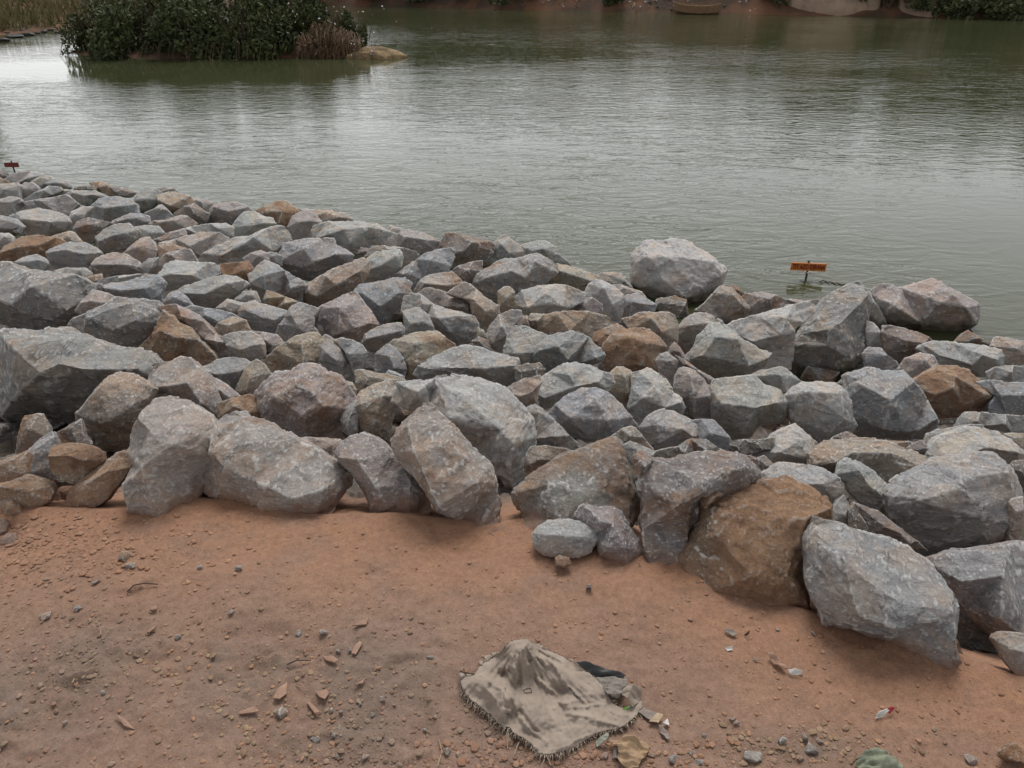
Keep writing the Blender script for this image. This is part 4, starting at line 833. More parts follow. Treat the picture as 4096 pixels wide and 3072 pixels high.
# flat chips of dried earth
def flake(name, pts, thick, mat, label, cat, group=None, lift=0.006, tilt=0.0, seed=0):
    r = random.Random(seed); P = [gp(u, v) for u, v in pts]; c = sum(P)/len(P); m = MB()
    top = [(q[0], q[1], c[2]+lift+thick+tilt*(q[0]-c[0])+r.uniform(-.2, .2)*thick) for q in P]; bot = [(x, y, z-thick) for x, y, z in top]; n = len(P)
    mid = (c[0], c[1], c[2]+lift+thick*1.25); midb = (c[0], c[1], c[2]+lift-0.2*thick)
    m.add(top+bot+[mid, midb], [(i, (i+1) % n, 2*n) for i in range(n)] + [(n+(i+1) % n, n+i, 2*n+1) for i in range(n)] + [(i, n+i, n+(i+1) % n, (i+1) % n) for i in range(n)])
    return tag(m.build(name, mat, None, (c[0], c[1], c[2])), label, cat, group)
FL = [([(1293,2628),(1330,2634),(1357,2656),(1340,2662),(1305,2648)],'pinkish curved chip of dried earth, lying left of the sack'),
      ([(1440,2575),(1452,2580),(1424,2626),(1406,2622),(1424,2590)],'narrow broken chip standing among grey gravel left of the sack'),
      ([(1228,2815),(1240,2812),(1282,2862),(1262,2866),(1250,2850)],'long narrow chip of dried earth below the grey gravel patch'),
      ([(1262,2772),(1310,2766),(1318,2780),(1302,2810),(1280,2800)],'pale triangular chip of earth beside the long narrow chip'),
      ([(1110,2760),(1150,2740),(1148,2780),(1120,2808),(1095,2804)],'flat greenish grey chip at the left of the pale triangular one'),
      ([(1420,2752),(1462,2724),(1452,2745),(1440,2742)],'thin upturned flake of earth in the gravel'),
      ([(600,2440),(632,2432),(630,2446),(610,2450)],'small flat flake on the open dirt, upper left'),
      ([(588,2532),(628,2510),(620,2526),(598,2540)],'small pointed flake pointing up right on the open dirt'),
      ([(960,2848),(1024,2838),(1040,2862),(958,2862)],'flat pale slab of earth at the left of the greenish grey chip'),
      ([(1430,2500),(1478,2480),(1466,2504),(1410,2512)],'dark edged flake above the gravel patch'),
      ([(466,2870),(500,2884),(540,2922),(500,2912)],'long pale crust of earth in the lower left dirt')]
for i, (pts, lab) in enumerate(FL): flake('earth_chip', pts, 0.0035, M['chip'], lab, 'earth chip', 'chips of dried earth', seed=i, tilt=0.25 if i in (0, 5, 7) else 0.05)
# twigs and straws
def stick(name, pts, r, mat, label, group=None, lift=0.006):
    P = [gp(u, v) for u, v in pts]; m = MB(); k = len(P)
    m.tube([(q[0], q[1], q[2]+lift*(1+1.2*math.sin(3.1*i/max(1, k-1)))) for i, q in enumerate(P)], [r*(1-0.5*i/k) for i in range(k)], 5)
    return tag(m.build(name, mat, None, tuple(P[0])), label, 'twig' if name == 'twig' else 'straw', group)
stick('straw', [(292,2738),(310,2710),(345,2672),(384,2636)], 0.0016, M['straw'], 'pale straw lying slantwise on the lower left dirt')
stick('straw', [(424,2545),(440,2530),(456,2516)], 0.0012, M['straw'], 'short pale straw above the long slanting straw')
stick('straw', [(406,2545),(404,2525)], 0.0012, M['straw'], 'tiny upright straw beside the short pale straw')
stick('twig', [(510,2374),(540,2354),(580,2346),(634,2344)], 0.0026, M['twig'], 'curved dry twig lying among small clods, upper left dirt')
stick('twig', [(1150,2664),(1190,2656),(1244,2648)], 0.0022, M['twig'], 'short dark twig left of the pinkish curved chip')
stick('twig', [(124,2282),(150,2272),(172,2264)], 0.0020, M['twig'], 'little dark twig on the dirt below the left stones')
stick('straw', [(1185,2740),(1210,2752),(1226,2768)], 0.0016, M['chip'], 'bent reddish straw near the flat greenish grey chip')
stick('straw', [(2035,2918),(2032,2960),(2030,3002)], 0.0010, M['thread'], 'long loose thread hanging from the lower left of the sack')
stick('straw', [(2082,2966),(2070,2996),(2058,3024)], 0.0014, M['thread'], 'short pale straw below the sack, right of the long loose thread')
stick('straw', [(1752,3072),(1768,3020),(1755,2960)], 0.0011, M['straw'], 'thin straw curving on the dirt at the lower left of the sack')
# ------------------------------------------------------------------ the old sack
ZX = lambda q: (1800 + q[0]*900/2212, 2500 + q[1]*900/2212)
SO = [(95,455),(170,480),(240,490),(290,420),(330,375),(400,330),(450,285),(500,262),(550,200),(600,152),(680,140),(750,132),(800,160),(900,190),(990,250),(1110,305),(1230,372),(1340,440),(1440,525),(1510,600),(1560,690),(1585,770),(1640,800),(1720,830),(1790,800),(1880,745),(1893,800),(1850,870),(1790,930),(1720,985),(1650,1022),(1540,1040),(1430,1072),(1320,1140),(1200,1205),(1100,1245),(1000,1268),(940,1275),(870,1262),(800,1170),(720,1110),(640,1080),(585,1010),(520,990),(480,970),(410,890),(350,850),(280,790),(215,745),(160,690),(130,640),(105,560)]
SH = [(690,175,.135),(780,200,.125),(610,230,.115),(560,320,.060),(640,330,.105),(720,330,.115),(800,350,.085),(600,440,.070),(560,470,.030),(640,520,.055),(520,420,.060),(460,400,.050),(420,500,.030),(300,540,.075),(380,560,.075),(470,640,.070),(540,740,.060),(600,850,.040),(440,560,.028),(500,560,.045),(560,610,.030),(850,420,.070),(930,360,.075),(1020,420,.070),(1100,520,.062),(880,520,.030),(960,600,.022),(850,640,.018),(760,650,.018),(1050,640,.018),(1130,700,.020),(1150,760,.042),(1280,720,.038),(1200,560,.050),(1300,520,.055),(1420,620,.050),(1380,700,.030),(1480,720,.030),(1540,800,.030),(1300,800,.022),(1150,860,.034),(1350,890,.028),(1500,900,.022),(1650,900,.022),(700,760,.042),(820,840,.040),(940,800,.022),(800,960,.018),(720,980,.030),(900,1080,.012),(1000,1000,.022),(1150,960,.024),(1250,1050,.018),(1000,1180,.022),(1150,1150,.022),(660,880,.020),(620,960,.034),(300,680,.035),(420,760,.028),(520,880,.030),(220,600,.050),(180,520,.030),(1760,850,.016),(950,270,.075),(1110,340,.06),(860,250,.085)]
FOLDS = [(.022,26,(775,150),(800,260),(812,350),(760,400)),(.020,20,(720,280),(745,210),(770,150)),(.026,22,(600,300),(618,400),(640,520),(625,600)),(-.020,24,(575,300),(560,380),(520,500)),(.016,18,(560,420),(590,500),(600,580)),
 (.018,30,(240,520),(300,500),(420,560),(500,640),(570,760)),(.018,28,(430,540),(520,590),(590,680),(640,780),(680,900),(780,1020),(960,1170)),(.010,20,(640,660),(700,780),(760,900),(900,1050)),(-.014,30,(480,700),(560,850),(640,980)),
 (.016,24,(850,490),(880,560),(950,610),(1060,700)),(.016,26,(960,320),(1040,420),(1110,540),(1240,690),(1330,760)),(-.010,30,(900,400),(980,500),(1080,620)),(.014,24,(1040,760),(1140,780),(1250,740)),(.010,18,(1120,870),(1300,890),(1530,945)),
 (.010,20,(1380,930),(1540,970),(1680,1000)),(.010,16,(600,1040),(720,1130),(880,1230)),(.009,14,(1000,1240),(1180,1170),(1330,1110),(1430,1050)),(.008,16,(1560,840),(1660,900),(1780,880)),(.012,22,(820,310),(900,340),(960,420)),(-.008,22,(700,420),(780,480),(900,520)),(.010,18,(330,600),(420,700),(480,820)),(.008,16,(1200,820),(1380,800),(1540,780))]
def build_sack():
    A = np.array(SO, float); n = len(A); step = 13.0
    def inside(q):
        x, y = q; c = False
        for i in range(n):
            (x1, y1), (x2, y2) = A[i], A[i-1]
            if (y1 > y) != (y2 > y) and x < (x2-x1)*(y-y1)/(y2-y1)+x1: c = not c
        return c
    # a dense, uneven outline (frayed), then points inside it
    B = []
    rs = np.random.RandomState(3)
    for i in range(n):
        a, b = A[i], A[(i+1) % n]; k = max(1, int(np.linalg.norm(b-a)/step))
        for j in range(k): B.append(a+(b-a)*j/k + rs.normal(size=2)*2.2)
    nb = len(B); pts = list(B)
    for y in np.arange(A[:,1].min(), A[:,1].max(), step*0.87):
        for x in np.arange(A[:,0].min(), A[:,0].max(), step):
            q = np.array([x + (step/2 if int(y/step) % 2 else 0), y]) + rs.normal(size=2)*1.5
            if inside(q) and inside_dist(q, A) > step*0.6: pts.append(q)
    P = np.array(pts)
    # height of the cloth: hand-set folds, smooth between them, plus fine creases
    H = np.array(SH); H[:,2] *= 0.70; ctl = np.concatenate([H[:,:2], A[::1]]); val = np.concatenate([H[:,2], [(.012 if not (470 < a[0] < 1560 and a[1] < 700) else .030 + .05*max(0, 1-abs(a[0]-720)/420)) for a in A]])
    d = np.linalg.norm(ctl[:,None]-ctl[None], axis=2); K = d*1.0; Wt = np.linalg.solve(-K - np.eye(len(ctl))*20.0, val - val.mean())
    z = (-np.linalg.norm(P[:,None]-ctl[None], axis=2)) @ Wt + val.mean()
    p3 = np.stack([P[:,0], P[:,1], 0*P[:,0]], 1)
    nbr = np.linalg.norm(P[:,None]-P[None], axis=2) if len(P) < 9000 else None
    G = np.exp(-(nbr/52.0)**2); G /= G.sum(1)[:,None]; z = G @ z; del nbr
    sharp = np.zeros(len(P))
    wob = np.stack([fbm(p3*0.012, 3, 31), fbm(p3*0.012, 3, 32)], 1)*12
    for amp, wid, *line in FOLDS:
        L = np.array(line, float); best = np.full(len(P), 9e9); tt = np.zeros(len(P))
        for i in range(len(L)-1):
            ab = L[i+1]-L[i]; q = P + wob; t = np.clip(((q-L[i]) @ ab)/(ab@ab), 0, 1); dd = np.linalg.norm(q-(L[i]+t[:,None]*ab), axis=1)
            m_ = dd < best; best[m_] = dd[m_]; tt[m_] = (i+t[m_])/(len(L)-1)
        sharp += (0.75 if amp > 0 else 0.35)*amp*np.exp(-np.abs(best/(0.62*wid))**1.05)*np.sin(np.pi*np.clip(tt*0.9+0.05, 0, 1))**0.6
    wr = sharp + 0.0035*fbm(p3*np.array([0.010, 0.006, 1])+3, 3, 2) + 0.0009*fbm(p3*0.035, 3, 6)
    th = np.arctan2(P[:,1]-150, P[:,0]-700); rd = np.hypot(P[:,1]-150, P[:,0]-700)
    cr = np.stack([th*5.5, rd*0.0016, 0*th], 1)
    wr = wr + (0.0060*fbm(cr, 2, 71) + 0.0045*np.abs(fbm(cr*2.3, 2, 72)))*np.clip((rd-40)/160, 0, 1)*np.clip((1150-rd)/500, 0.25, 1)
    z = np.maximum(z + wr, 0.004)
    W = []
    for q, h in zip(P, z):
        u, v = ZX(q); g = gp(u, v); W.append(on_z(u, v, g[2] + h))
    W = np.array(W)
    ov, oe, of, og, _, _ = delaunay_2d_cdt([Vector(q) for q in P], [], [list(range(nb))], 1, 1e-5)
    mp = [o[0] if o else None for o in og]
    W2 = np.array([W[m] if m is not None else W[0] for m in mp]); T = []
    for f in of:
        for j in range(1, len(f)-1): T.append((f[0], f[j], f[j+1]))
    W2 = list(W2); inv = {}
    for i, o in enumerate(og):
        for q in o: inv[q] = i
    # the cloth goes on down behind the raised edge
    back = [i for i in range(nb) if 290 < B[i][0] < 1560 and B[i][1] < 720 and B[i][1] < 560 + 0.2*(B[i][0]-800)]
    rows = []
    for i in back:
        q = np.array(W2[inv[i]]); row = [inv[i]]; h = q[2] - gz(q[0], q[1])
        for k, (dy, dz) in enumerate(((0.012, 0.25), (0.03, 0.65), (0.045, 0.97))):
            row.append(len(W2)); W2.append(q + np.array([0.15*dy*math.sin(i), dy*(0.5+h*8), -h*dz]))
        rows.append((i, row))
    for (i, r1), (j, r2) in zip(rows[:-1], rows[1:]):
        if j == i+1:
            for k in range(3): T += [(r1[k], r2[k], r2[k+1]), (r1[k], r2[k+1], r1[k+1])]
    W2 = np.array(W2); T = np.array(T); c = W2.mean(0); c[2] = W2[:,2].min()
    o = obj('sack', mesh_np('sack', W2-c, T), M['cloth'], None, c)
    sm = o.modifiers.new('thickness', 'SOLIDIFY'); sm.thickness = 0.0014
    tag(o, 'torn taupe cloth sack lying crumpled on the dirt, its edges frayed', 'sack')
    m = MB(); rs = random.Random(8)
    for i in range(nb):
        q = B[i]; u0 = A.mean(0); dirn = q-u0
        if not (q[1] > 520 or q[0] < 560): continue
        if 1560 < q[0] and q[1] < 720: continue
        for k in range(2):
            a = np.array(W2[inv[i]]) - c; t = (B[(i+1) % nb]-q); nn = np.array([t[1], -t[0]])/max(np.linalg.norm(t), 1e-6); nn = -nn if np.dot(nn, dirn) < 0 else nn
            L = (0.002+0.015*rs.random()**2.5)*(1.8 if 840 < q[0] < 960 and q[1] > 1200 else 1); s = rs.uniform(-0.6, 0.6)
            e = np.array([nn[0]+s*nn[1], -nn[1]+s*nn[0]])*L; j0 = np.array([rs.uniform(-.003, .003), rs.uniform(-.003, .003), 0])
            m.tube([a+j0, a+j0+np.array([e[0]*.6, e[1]*.6, 0.002*rs.uniform(-1, 1)]), a+j0+np.array([e[0], e[1], -min(a[2], .01)*rs.uniform(.3, .9)])], 0.0007, 3)
    f = m.build('fringe', M['thread'], o); f['kind'] = 'stuff'
    # a sewn patch mark and a dark slit on the cloth
    def on_cloth(q):
        i = int(((P-np.array(q))**2).sum(1).argmin()); return W[i]-c + np.array([0, -0.001, 0.0035])
    s = MB(); s.tube([on_cloth(q) for q in ((1172,622),(1200,655),(1230,690),(1262,720))], 0.0016, 4); s.build('tear', M['black_plastic'], o)
    s = MB(); s.tube([on_cloth(q) for q in ((720,650),(760,632),(800,632),(802,665),(755,678),(720,660))], 0.0009, 4); s.build('stitching', M['twig'], o)
    s = MB(); s.tube([on_cloth(q) for q in ((95,452),(165,470),(240,492))], 0.002, 4); s.build('cord', M['twig'], o)
build_sack()
def draped(name, pts, hs, mat, label, cat, sub=6, crease=0.004, seed=1, thick=0.002):
    """a scrap of sheet lying on the earth: outline seen in the picture, height of each corner, crumpled"""
    pts = [ZX(q) if isinstance(q, tuple) and len(q) == 2 else q for q in pts]; W = []
    for (u, v), h in zip(pts, hs):
        g = gp(u, v); W.append(on_z(u, v, g[2]+h))
    W = np.array(W); c = W.mean(0)
    ov, oe, of, og, _, _ = delaunay_2d_cdt([Vector((q[0], -q[1])) for q in pts], [], [list(range(len(pts)))], 1, 1e-5)
    V = np.array([W[o[0]] for o in og]); T = np.array([(f[0], f[j], f[j+1]) for f in of for j in range(1, len(f)-1)])
    L = max(np.ptp(V[:,0]), np.ptp(V[:,1])); V, T = split_long(V, T, L/22, 3000)
    d = fbm(V*np.array([30, 45, 20])+seed*9, 3, seed)*crease + np.abs(fbm(V*np.array([18, 60, 9])+seed*5, 2, seed+4))*crease*1.5
    V[:,2] += d; c[2] = V[:,2].min()
    o = obj(name, mesh_np(name, V-c, T), mat, None, c); sm = o.modifiers.new('thickness', 'SOLIDIFY'); sm.thickness = thick
    return tag(o, label, cat)
draped('plastic_sheet', [(1235,372),(1330,358),(1420,395),(1560,430),(1690,470),(1732,500),(1700,520),(1560,530),(1440,540),(1380,480)], [.045,.05,.045,.04,.035,.02,.025,.02,.02,.03], M['black_plastic'], 'dark shiny plastic sheet sticking out behind the right side of the sack', 'plastic sheet', seed=2)
draped('rag', [(1430,525),(1580,520),(1730,515),(1745,560),(1715,620),(1690,680),(1660,730),(1600,725),(1555,690),(1500,600)], [.03,.03,.02,.025,.025,.025,.012,.02,.03,.03], M['grey_cloth'], 'grey rag folded beside the right edge of the sack', 'rag', seed=3)
draped('rag', [(1700,640),(1740,595),(1800,585),(1870,610),(1890,640),(1880,700),(1860,760),(1800,800),(1740,740),(1690,690)], [.03,.04,.045,.03,.015,.015,.012,.02,.03,.025], M['cloth'], 'torn taupe rag with pale threads at the right tip of the sack', 'rag', seed=4)
draped('rag', [(1530,1160),(1600,1125),(1700,1120),(1800,1115),(1860,1130),(1940,1160),(1955,1220),(1930,1280),(1880,1330),(1850,1400),(1760,1420),(1680,1390),(1640,1320),(1660,1250),(1640,1190),(1580,1180)], [.006,.02,.03,.035,.02,.015,.012,.012,.01,.006,.006,.01,.012,.03,.03,.012], M['tan_cloth'], 'crumpled tan rag below the lower right edge of the sack', 'rag', crease=0.009, seed=5)
draped('plastic_scrap', [(1432,1150),(1500,1090),(1555,1048),(1560,1090),(1540,1140),(1470,1190),(1440,1200)], [.004,.02,.03,.03,.02,.006,.004], M['pale_green'], 'pale green scrap tucked under the lower edge of the sack', 'plastic scrap', seed=6)
draped('leaf', [(1690,838),(1740,805),(1772,795),(1765,815),(1720,840)], [.03,.035,.035,.034,.03], M['leaf_green'], 'bright green blade of leaf on the right end of the sack', 'leaf', crease=0.001, seed=7, thick=0.001)
draped('card_scrap', [(1850,850),(1900,815),(2040,860),(1990,940),(1960,930)], [.012,.012,.010,.010,.010], M['card'], 'grey flat card scrap right of the sack', 'card scrap', crease=0.002, seed=8)
draped('card_scrap', [(1955,950),(2040,862),(2098,885),(2050,965),(2000,955)], [.012,.016,.016,.012,.012], M['straw'], 'pale folded card scrap next to the grey card scrap', 'card scrap', crease=0.002, seed=9)
draped('paper_scrap', [(2090,965),(2140,925),(2155,995),(2110,975)], [.012,.014,.008,.010], M['white'], 'small bright white paper scrap right of the card scraps', 'paper scrap', crease=0.003, seed=10)
draped('card_scrap', [(2050,990),(2090,1000),(2165,1110),(2140,1135),(2080,1080)], [.008]*5, M['card'], 'long grey strip of card below the white paper scrap', 'card scrap', crease=0.003, seed=11)
K2 = lambda q: ((q[0]-1800)*2212/900, (q[1]-2500)*2212/900)
draped('rag', [K2(q) for q in ((3428,3040),(3455,3018),(3500,2998),(3540,3004),(3580,3036),(3612,3066),(3600,3110),(3520,3120),(3440,3110),(3420,3070))], [.008,.02,.03,.03,.02,.008,.006,.01,.008,.006], M['green_cloth'], 'grey green rag at the bottom edge of the picture, right of the pebbles', 'rag', crease=0.009, seed=12)
draped('wrapper', [K2(q) for q in ((3500,2872),(3516,2850),(3548,2838),(3556,2848),(3530,2868))], [.006,.014,.014,.010,.006], M['white'], 'torn white and red wrapper on the bare dirt at the lower right', 'wrapper', crease=0.004, seed=13)
q_ = draped('wrapper_print', [K2(q) for q in ((3548,2836),(3570,2830),(3580,2836),(3560,2856),(3552,2850))], [.013,.012,.010,.008,.011], M['red_print'], None, None, crease=0.003, seed=14)
wr_ = [o for o in COL.objects if o.name == 'wrapper'][0]; q_.parent = wr_; q_.location = q_.location - wr_.location
draped('dry_leaf', [K2(q) for q in ((3068,2618),(3085,2614),(3120,2640),(3150,2680),(3136,2682),(3096,2652))], [.010,.012,.014,.006,.006,.012], M['chip'], 'curled brown dry leaf on the dirt right of the sack', 'dry leaf', crease=0.004, seed=15)
draped('plastic_scrap', [K2(q) for q in ((3150,2684),(3180,2676),(3210,2690),(3200,2700),(3160,2698))], [.006,.014,.012,.006,.006], M['white'], 'crumpled white plastic scrap beside the curled dry leaf', 'plastic scrap', crease=0.006, seed=16)
draped('dry_leaf', [K2(q) for q in ((2898,2514),(2930,2522),(2950,2540),(2930,2548),(2904,2530))], [.005,.007,.006,.004,.005], M['card'], 'flat greyish dry leaf on the dirt above the sack', 'dry leaf', crease=0.003, seed=17)
draped('dry_leaf', [K2(q) for q in ((2975,2540),(2990,2528),(2998,2522),(2994,2536),(2984,2544))], [.003,.012,.018,.012,.004], M['twig'], 'dark upturned dry leaf beside the flat greyish one', 'dry leaf', crease=0.002, seed=18)
draped('paper_scrap', [K2(q) for q in ((2902,2592),(2932,2584),(2930,2598),(2908,2602))], [.004,.01,.006,.004], M['white'], 'tiny white paper scrap on the dirt below the greyish dry leaf', 'paper scrap', crease=0.003, seed=19)
draped('bark_scrap', [K2(q) for q in ((3008,2628),(3030,2634),(3042,2642),(3020,2640))], [.006,.006,.005,.005], M['card'], 'thin grey bark scrap left of the curled dry leaf', 'bark scrap', crease=0.001, seed=20)

# ------------------------------------------------------------------ the two notice boards standing in the water
def sign_board(u, v_top, v_bot, halfw, v_water, mat, label, roll=0.0, text=None):
    base = on_z(u, v_water, WATER); D = float(np.dot(base-C0, F)); k = D/FPX/math.cos(PITCH)*0.99
    hb = (v_water-v_bot)*k; ht = (v_water-v_top)*k; wd = 2*halfw*D/FPX
    e = empty('sign', tuple(base), label, 'sign')
    m = MB(); m.tube([(0, 0, -0.5), (0.004, 0, 0.3*hb), (0, 0, ht+0.02)], 0.011, 7); m.build('post', M['post'], e)
    from mathutils import Matrix
    rot = Matrix.Rotation(roll, 3, 'Y'); m = MB(); m.box((0, -0.018, (hb+ht)/2), (wd, 0.012, ht-hb), rot); b = m.build('board', mat, e)
    if text:
        cu = bpy.data.curves.new('lettering', 'FONT'); cu.body = text; cu.align_x = 'CENTER'; cu.align_y = 'CENTER'; cu.size = (ht-hb)*0.88; cu.extrude = 0.0008; cu.offset = 0.0012
        t = bpy.data.objects.new('lettering', cu); COL.objects.link(t); bpy.context.view_layer.update()
        me = bpy.data.meshes.new_from_object(t); bpy.data.objects.remove(t); me.name = 'lettering'; me.materials.clear()
        x = np.array([q.co.x for q in me.vertices]); s = wd*0.93/np.ptp(x); R = rot.to_4x4() @ Matrix.Rotation(math.pi/2, 4, 'X') @ Matrix.Diagonal((s, 1, 1, 1))
        me.transform(R); t = obj('lettering', me, M['lettering'], b); t.location = (0, -0.0262, (hb+ht)/2)
    return e, base, D, hb, ht
e, sb, D, hb, ht = sign_board(3223, 1054, 1082, 70, 1110, M['orange'], 'orange notice board with red lettering on a post in the water', roll=0.045, text='TSY AZO IDIRANA')
m = MB(); rs = random.Random(4)
for k in range(7):
    a = k*0.9; m.tube([(0, 0, 0.05), (0.03*math.cos(a), 0.03*math.sin(a), 0.055+0.01*rs.random()), (0.075*math.cos(a+.3), 0.06*math.sin(a+.3), 0.035+0.03*rs.random())], [0.008, 0.006, 0.002], 4)
m.build('tied_rag', M['white'], e)
sign_board(56, 653, 669, 28, 682, M['plaque'], 'plain red plaque on a low post in the water at the left edge')
m = MB()
for k in range(5):
    a0 = on_z(3270+28*k, 1128+5*k, WATER); m.tube([(a0[0], a0[1], WATER-0.01), (a0[0]+0.05, a0[1]+0.01, WATER+0.012), (a0[0]+0.11, a0[1]-0.01, WATER-0.004)], 0.006, 4)
tag(m.build('twig', M['post'], None, tuple(on_z(3300, 1130, WATER))), 'half sunken branch floating just right of the orange notice board', 'twig')

# ------------------------------------------------------------------ island, far bank, plants
def leaf_cloud(c, rad, n, s, seed, flat=0.0, hollow=0.25):
    """leaf-sized faces through the volume of a crown made of several clumps"""
    rs = np.random.RandomState(seed); nc = max(5, int(9*rad[0]/1.0)); cl = rs.normal(size=(nc, 3)); cl /= np.linalg.norm(cl, axis=1)[:,None]; cl *= rs.uniform(.35, .85, (nc, 1)); cl[:,2] = np.abs(cl[:,2])*1.0-0.15
    cr = rs.uniform(.28, .52, nc); k = rs.randint(0, nc, n); d = rs.normal(size=(n, 3)); d /= np.linalg.norm(d, axis=1)[:,None]
    p = cl[k] + d*(cr[k]*(hollow+(1-hollow)*rs.rand(n))**0.5)[:,None] if True else d
    p = p*np.array(rad) + np.array(c)
    a = rs.normal(size=(n, 3)); a /= np.linalg.norm(a, axis=1)[:,None]; b = np.cross(a, rs.normal(size=(n, 3))); b /= np.linalg.norm(b, axis=1)[:,None]
    sz = s*rs.uniform(.6, 1.4, (n, 1)); a = a*sz; b = b*sz*0.5
    V = np.stack([p-a, p-b*0.9+a*0.1, p+a, p+b], 1).reshape(-1, 3); Q = np.arange(4*n).reshape(-1, 4)
    return V, Q
def shrub(x, y, rx, ry, rz, n, s, seed, mat, label, group, name='shrub', zoff=0.0):
    z = max(WATER-0.05, float(ground_h(np.array([x]), np.array([y]))[0])) + zoff; e = empty(name, (x, y, z), label, name.replace('_', ' '), group)
    V, Q = leaf_cloud((0, 0, rz*0.32), (rx, ry, rz), n, s, seed); V[:] = V + (fbm(np.repeat(V.reshape(-1, 4, 3).mean(1), 4, 0)*1.7+seed, 3, 4)*0.22*rx)[:,None]*np.array([.6, 1.0, .8]); obj('foliage', mesh_np('foliage', V, Q, smooth=False), mat, e)
    m = MB(); r = random.Random(seed)
    for k in range(5):
        a = r.uniform(0, 6.3); m.tube([(0.1*math.cos(a), 0.1*math.sin(a), -0.2), (rx*.25*math.cos(a), ry*.25*math.sin(a), rz*.3), (rx*.55*math.cos(a+.4), ry*.55*math.sin(a+.4), rz*.75)], [0.035, 0.025, 0.01], 5)
    if name == 'shrub' and rz > 1.2:
        for k in range(14):
            a = r.uniform(0, 6.3); q = r.uniform(.3, .95); m.tube([(rx*q*.7*math.cos(a), ry*q*.7*math.sin(a), rz*.5), (rx*q*math.cos(a), ry*q*math.sin(a)-.1, rz*r.uniform(.9, 1.3))], [0.012, 0.005], 4)
        for k in range(9):
            x0 = r.uniform(-rx, rx); m.tube([(x0, -ry*.75, rz*.45), (x0+r.uniform(-.15, .15), -ry*1.0, rz*.2), (x0+r.uniform(-.3, .3), -ry*1.1-r.uniform(0, .2), .12)], [0.012, 0.008, 0.004], 3)
    m.build('stem', M['wood'], e); return e
SG = 'bushes crowding the river island'
for i, (x, y, rx, ry, rz, n, lab) in enumerate([
    (-12.0, 25.6, 1.15, 1.0, 1.55, 5200, 'dark green bush at the left end of the river island'),
    (-11.0, 24.7, 1.15, 0.9, 1.35, 5200, 'dark bush leaning over the water near the left end of the island'),
    (-10.6, 26.2, 1.2, 1.0, 1.9, 5200, 'tall dark bush behind the left half of the island'),
    (-9.2, 24.5, 1.2, 0.9, 1.45, 5600, 'dark bush touching the water left of the middle of the island'),
    (-8.8, 25.9, 1.3, 1.0, 2.0, 5600, 'tallest dark bush in the middle of the island'),
    (-7.4, 24.4, 1.2, 0.9, 1.50, 5600, 'dark bush touching the water right of the middle of the island'),
    (-6.9, 25.7, 1.2, 1.0, 1.9, 5200, 'tall dark bush behind the right half of the island'),
    (-5.6, 25.3, 1.05, 0.9, 1.6, 4600, 'dark bush with white litter caught in it near the island\'s right end'),
    (-4.6, 25.2, 0.75, 0.7, 1.25, 3200, 'smaller dark bush at the right end of the island')]):
    shrub(x, y, rx, ry, rz, int(n*1.5), 0.065, 50+i, M['leaf'], lab, SG, zoff=-0.34)
# dry creepers hanging at the island's right end
e = empty('dry_creeper', (-5.1, 24.25, WATER-0.05), 'brown tangle of dry stems hanging at the right end of the island', 'dry creeper'); m = MB(); rs = random.Random(12)
for k in range(420):
    x0 = rs.uniform(-0.95, 0.85); h0 = rs.uniform(0.35, 0.95)*(1-0.35*abs(x0)); y0 = rs.uniform(-0.05, 0.35); sx = rs.uniform(-.25, .25)
    m.tube([(x0, y0, h0), (x0+sx*.5, y0-0.22*rs.random()-.05, h0*0.7+rs.uniform(-.05, .1)), (x0+sx, y0-0.25*rs.random()-.1, max(0.0, h0-rs.uniform(.3, .9)))], [0.011, 0.009, 0.004], 3)
o = m.build('stem', M['leaf_dry'], e); o['kind'] = 'stuff'
o = obj('foliage', mesh_np('foliage', *leaf_cloud((0, 0.1, .25), (0.95, 0.35, 0.7), 900, 0.07, 5), smooth=False), M['leaf_dry'], e); o['kind'] = 'stuff'
# muddy tip of the island
mv, mt = icosphere(4); mv = mv*np.array([0.95, 0.42, 0.27]); mv = mv*(1+0.30*fbm(mv*3.5, 4, 2)[:,None]); mv[:,2] -= 0.25*np.clip(mv[:,0], 0, 1)
o = obj('mud_bank', mesh_np('mud_bank', mv, mt, {'grey': np.zeros(len(mv))}), plain('pale_mud', (0.20, 0.14, 0.075), 0.9, 0.5, 5, 0.6, .03), None, (-3.75, 24.25, WATER+0.02)); o['kind'] = 'structure'
def bits(name, pts, s, mat, seed):
    rs = np.random.RandomState(seed); V, Q = [], []
    for i, p in enumerate(pts):
        a = rs.normal(size=3); a /= np.linalg.norm(a); b = np.cross(a, rs.normal(size=3)); b /= np.linalg.norm(b); k = s*rs.uniform(.5, 1.5)
        V += [p-a*k, p+b*k*.6, p+a*k*rs.uniform(.6, 1), p-b*k*.5]; Q.append([4*i, 4*i+1, 4*i+2, 4*i+3])
    o = obj(name, mesh_np(name, np.array(V), np.array(Q), smooth=False), mat); o['kind'] = 'stuff'; return o
rs = np.random.RandomState(6)
bits('litter', [np.array([-5.3+rs.normal()*1.3, 23.95+rs.uniform(-.1, .7), WATER+rs.uniform(.3, 1.5)]) for _ in range(70)] + [np.array([-4.05+rs.normal()*.25, 23.75, WATER+0.1+rs.rand()*.35]) for _ in range(26)], 0.035, M['white'], 3)
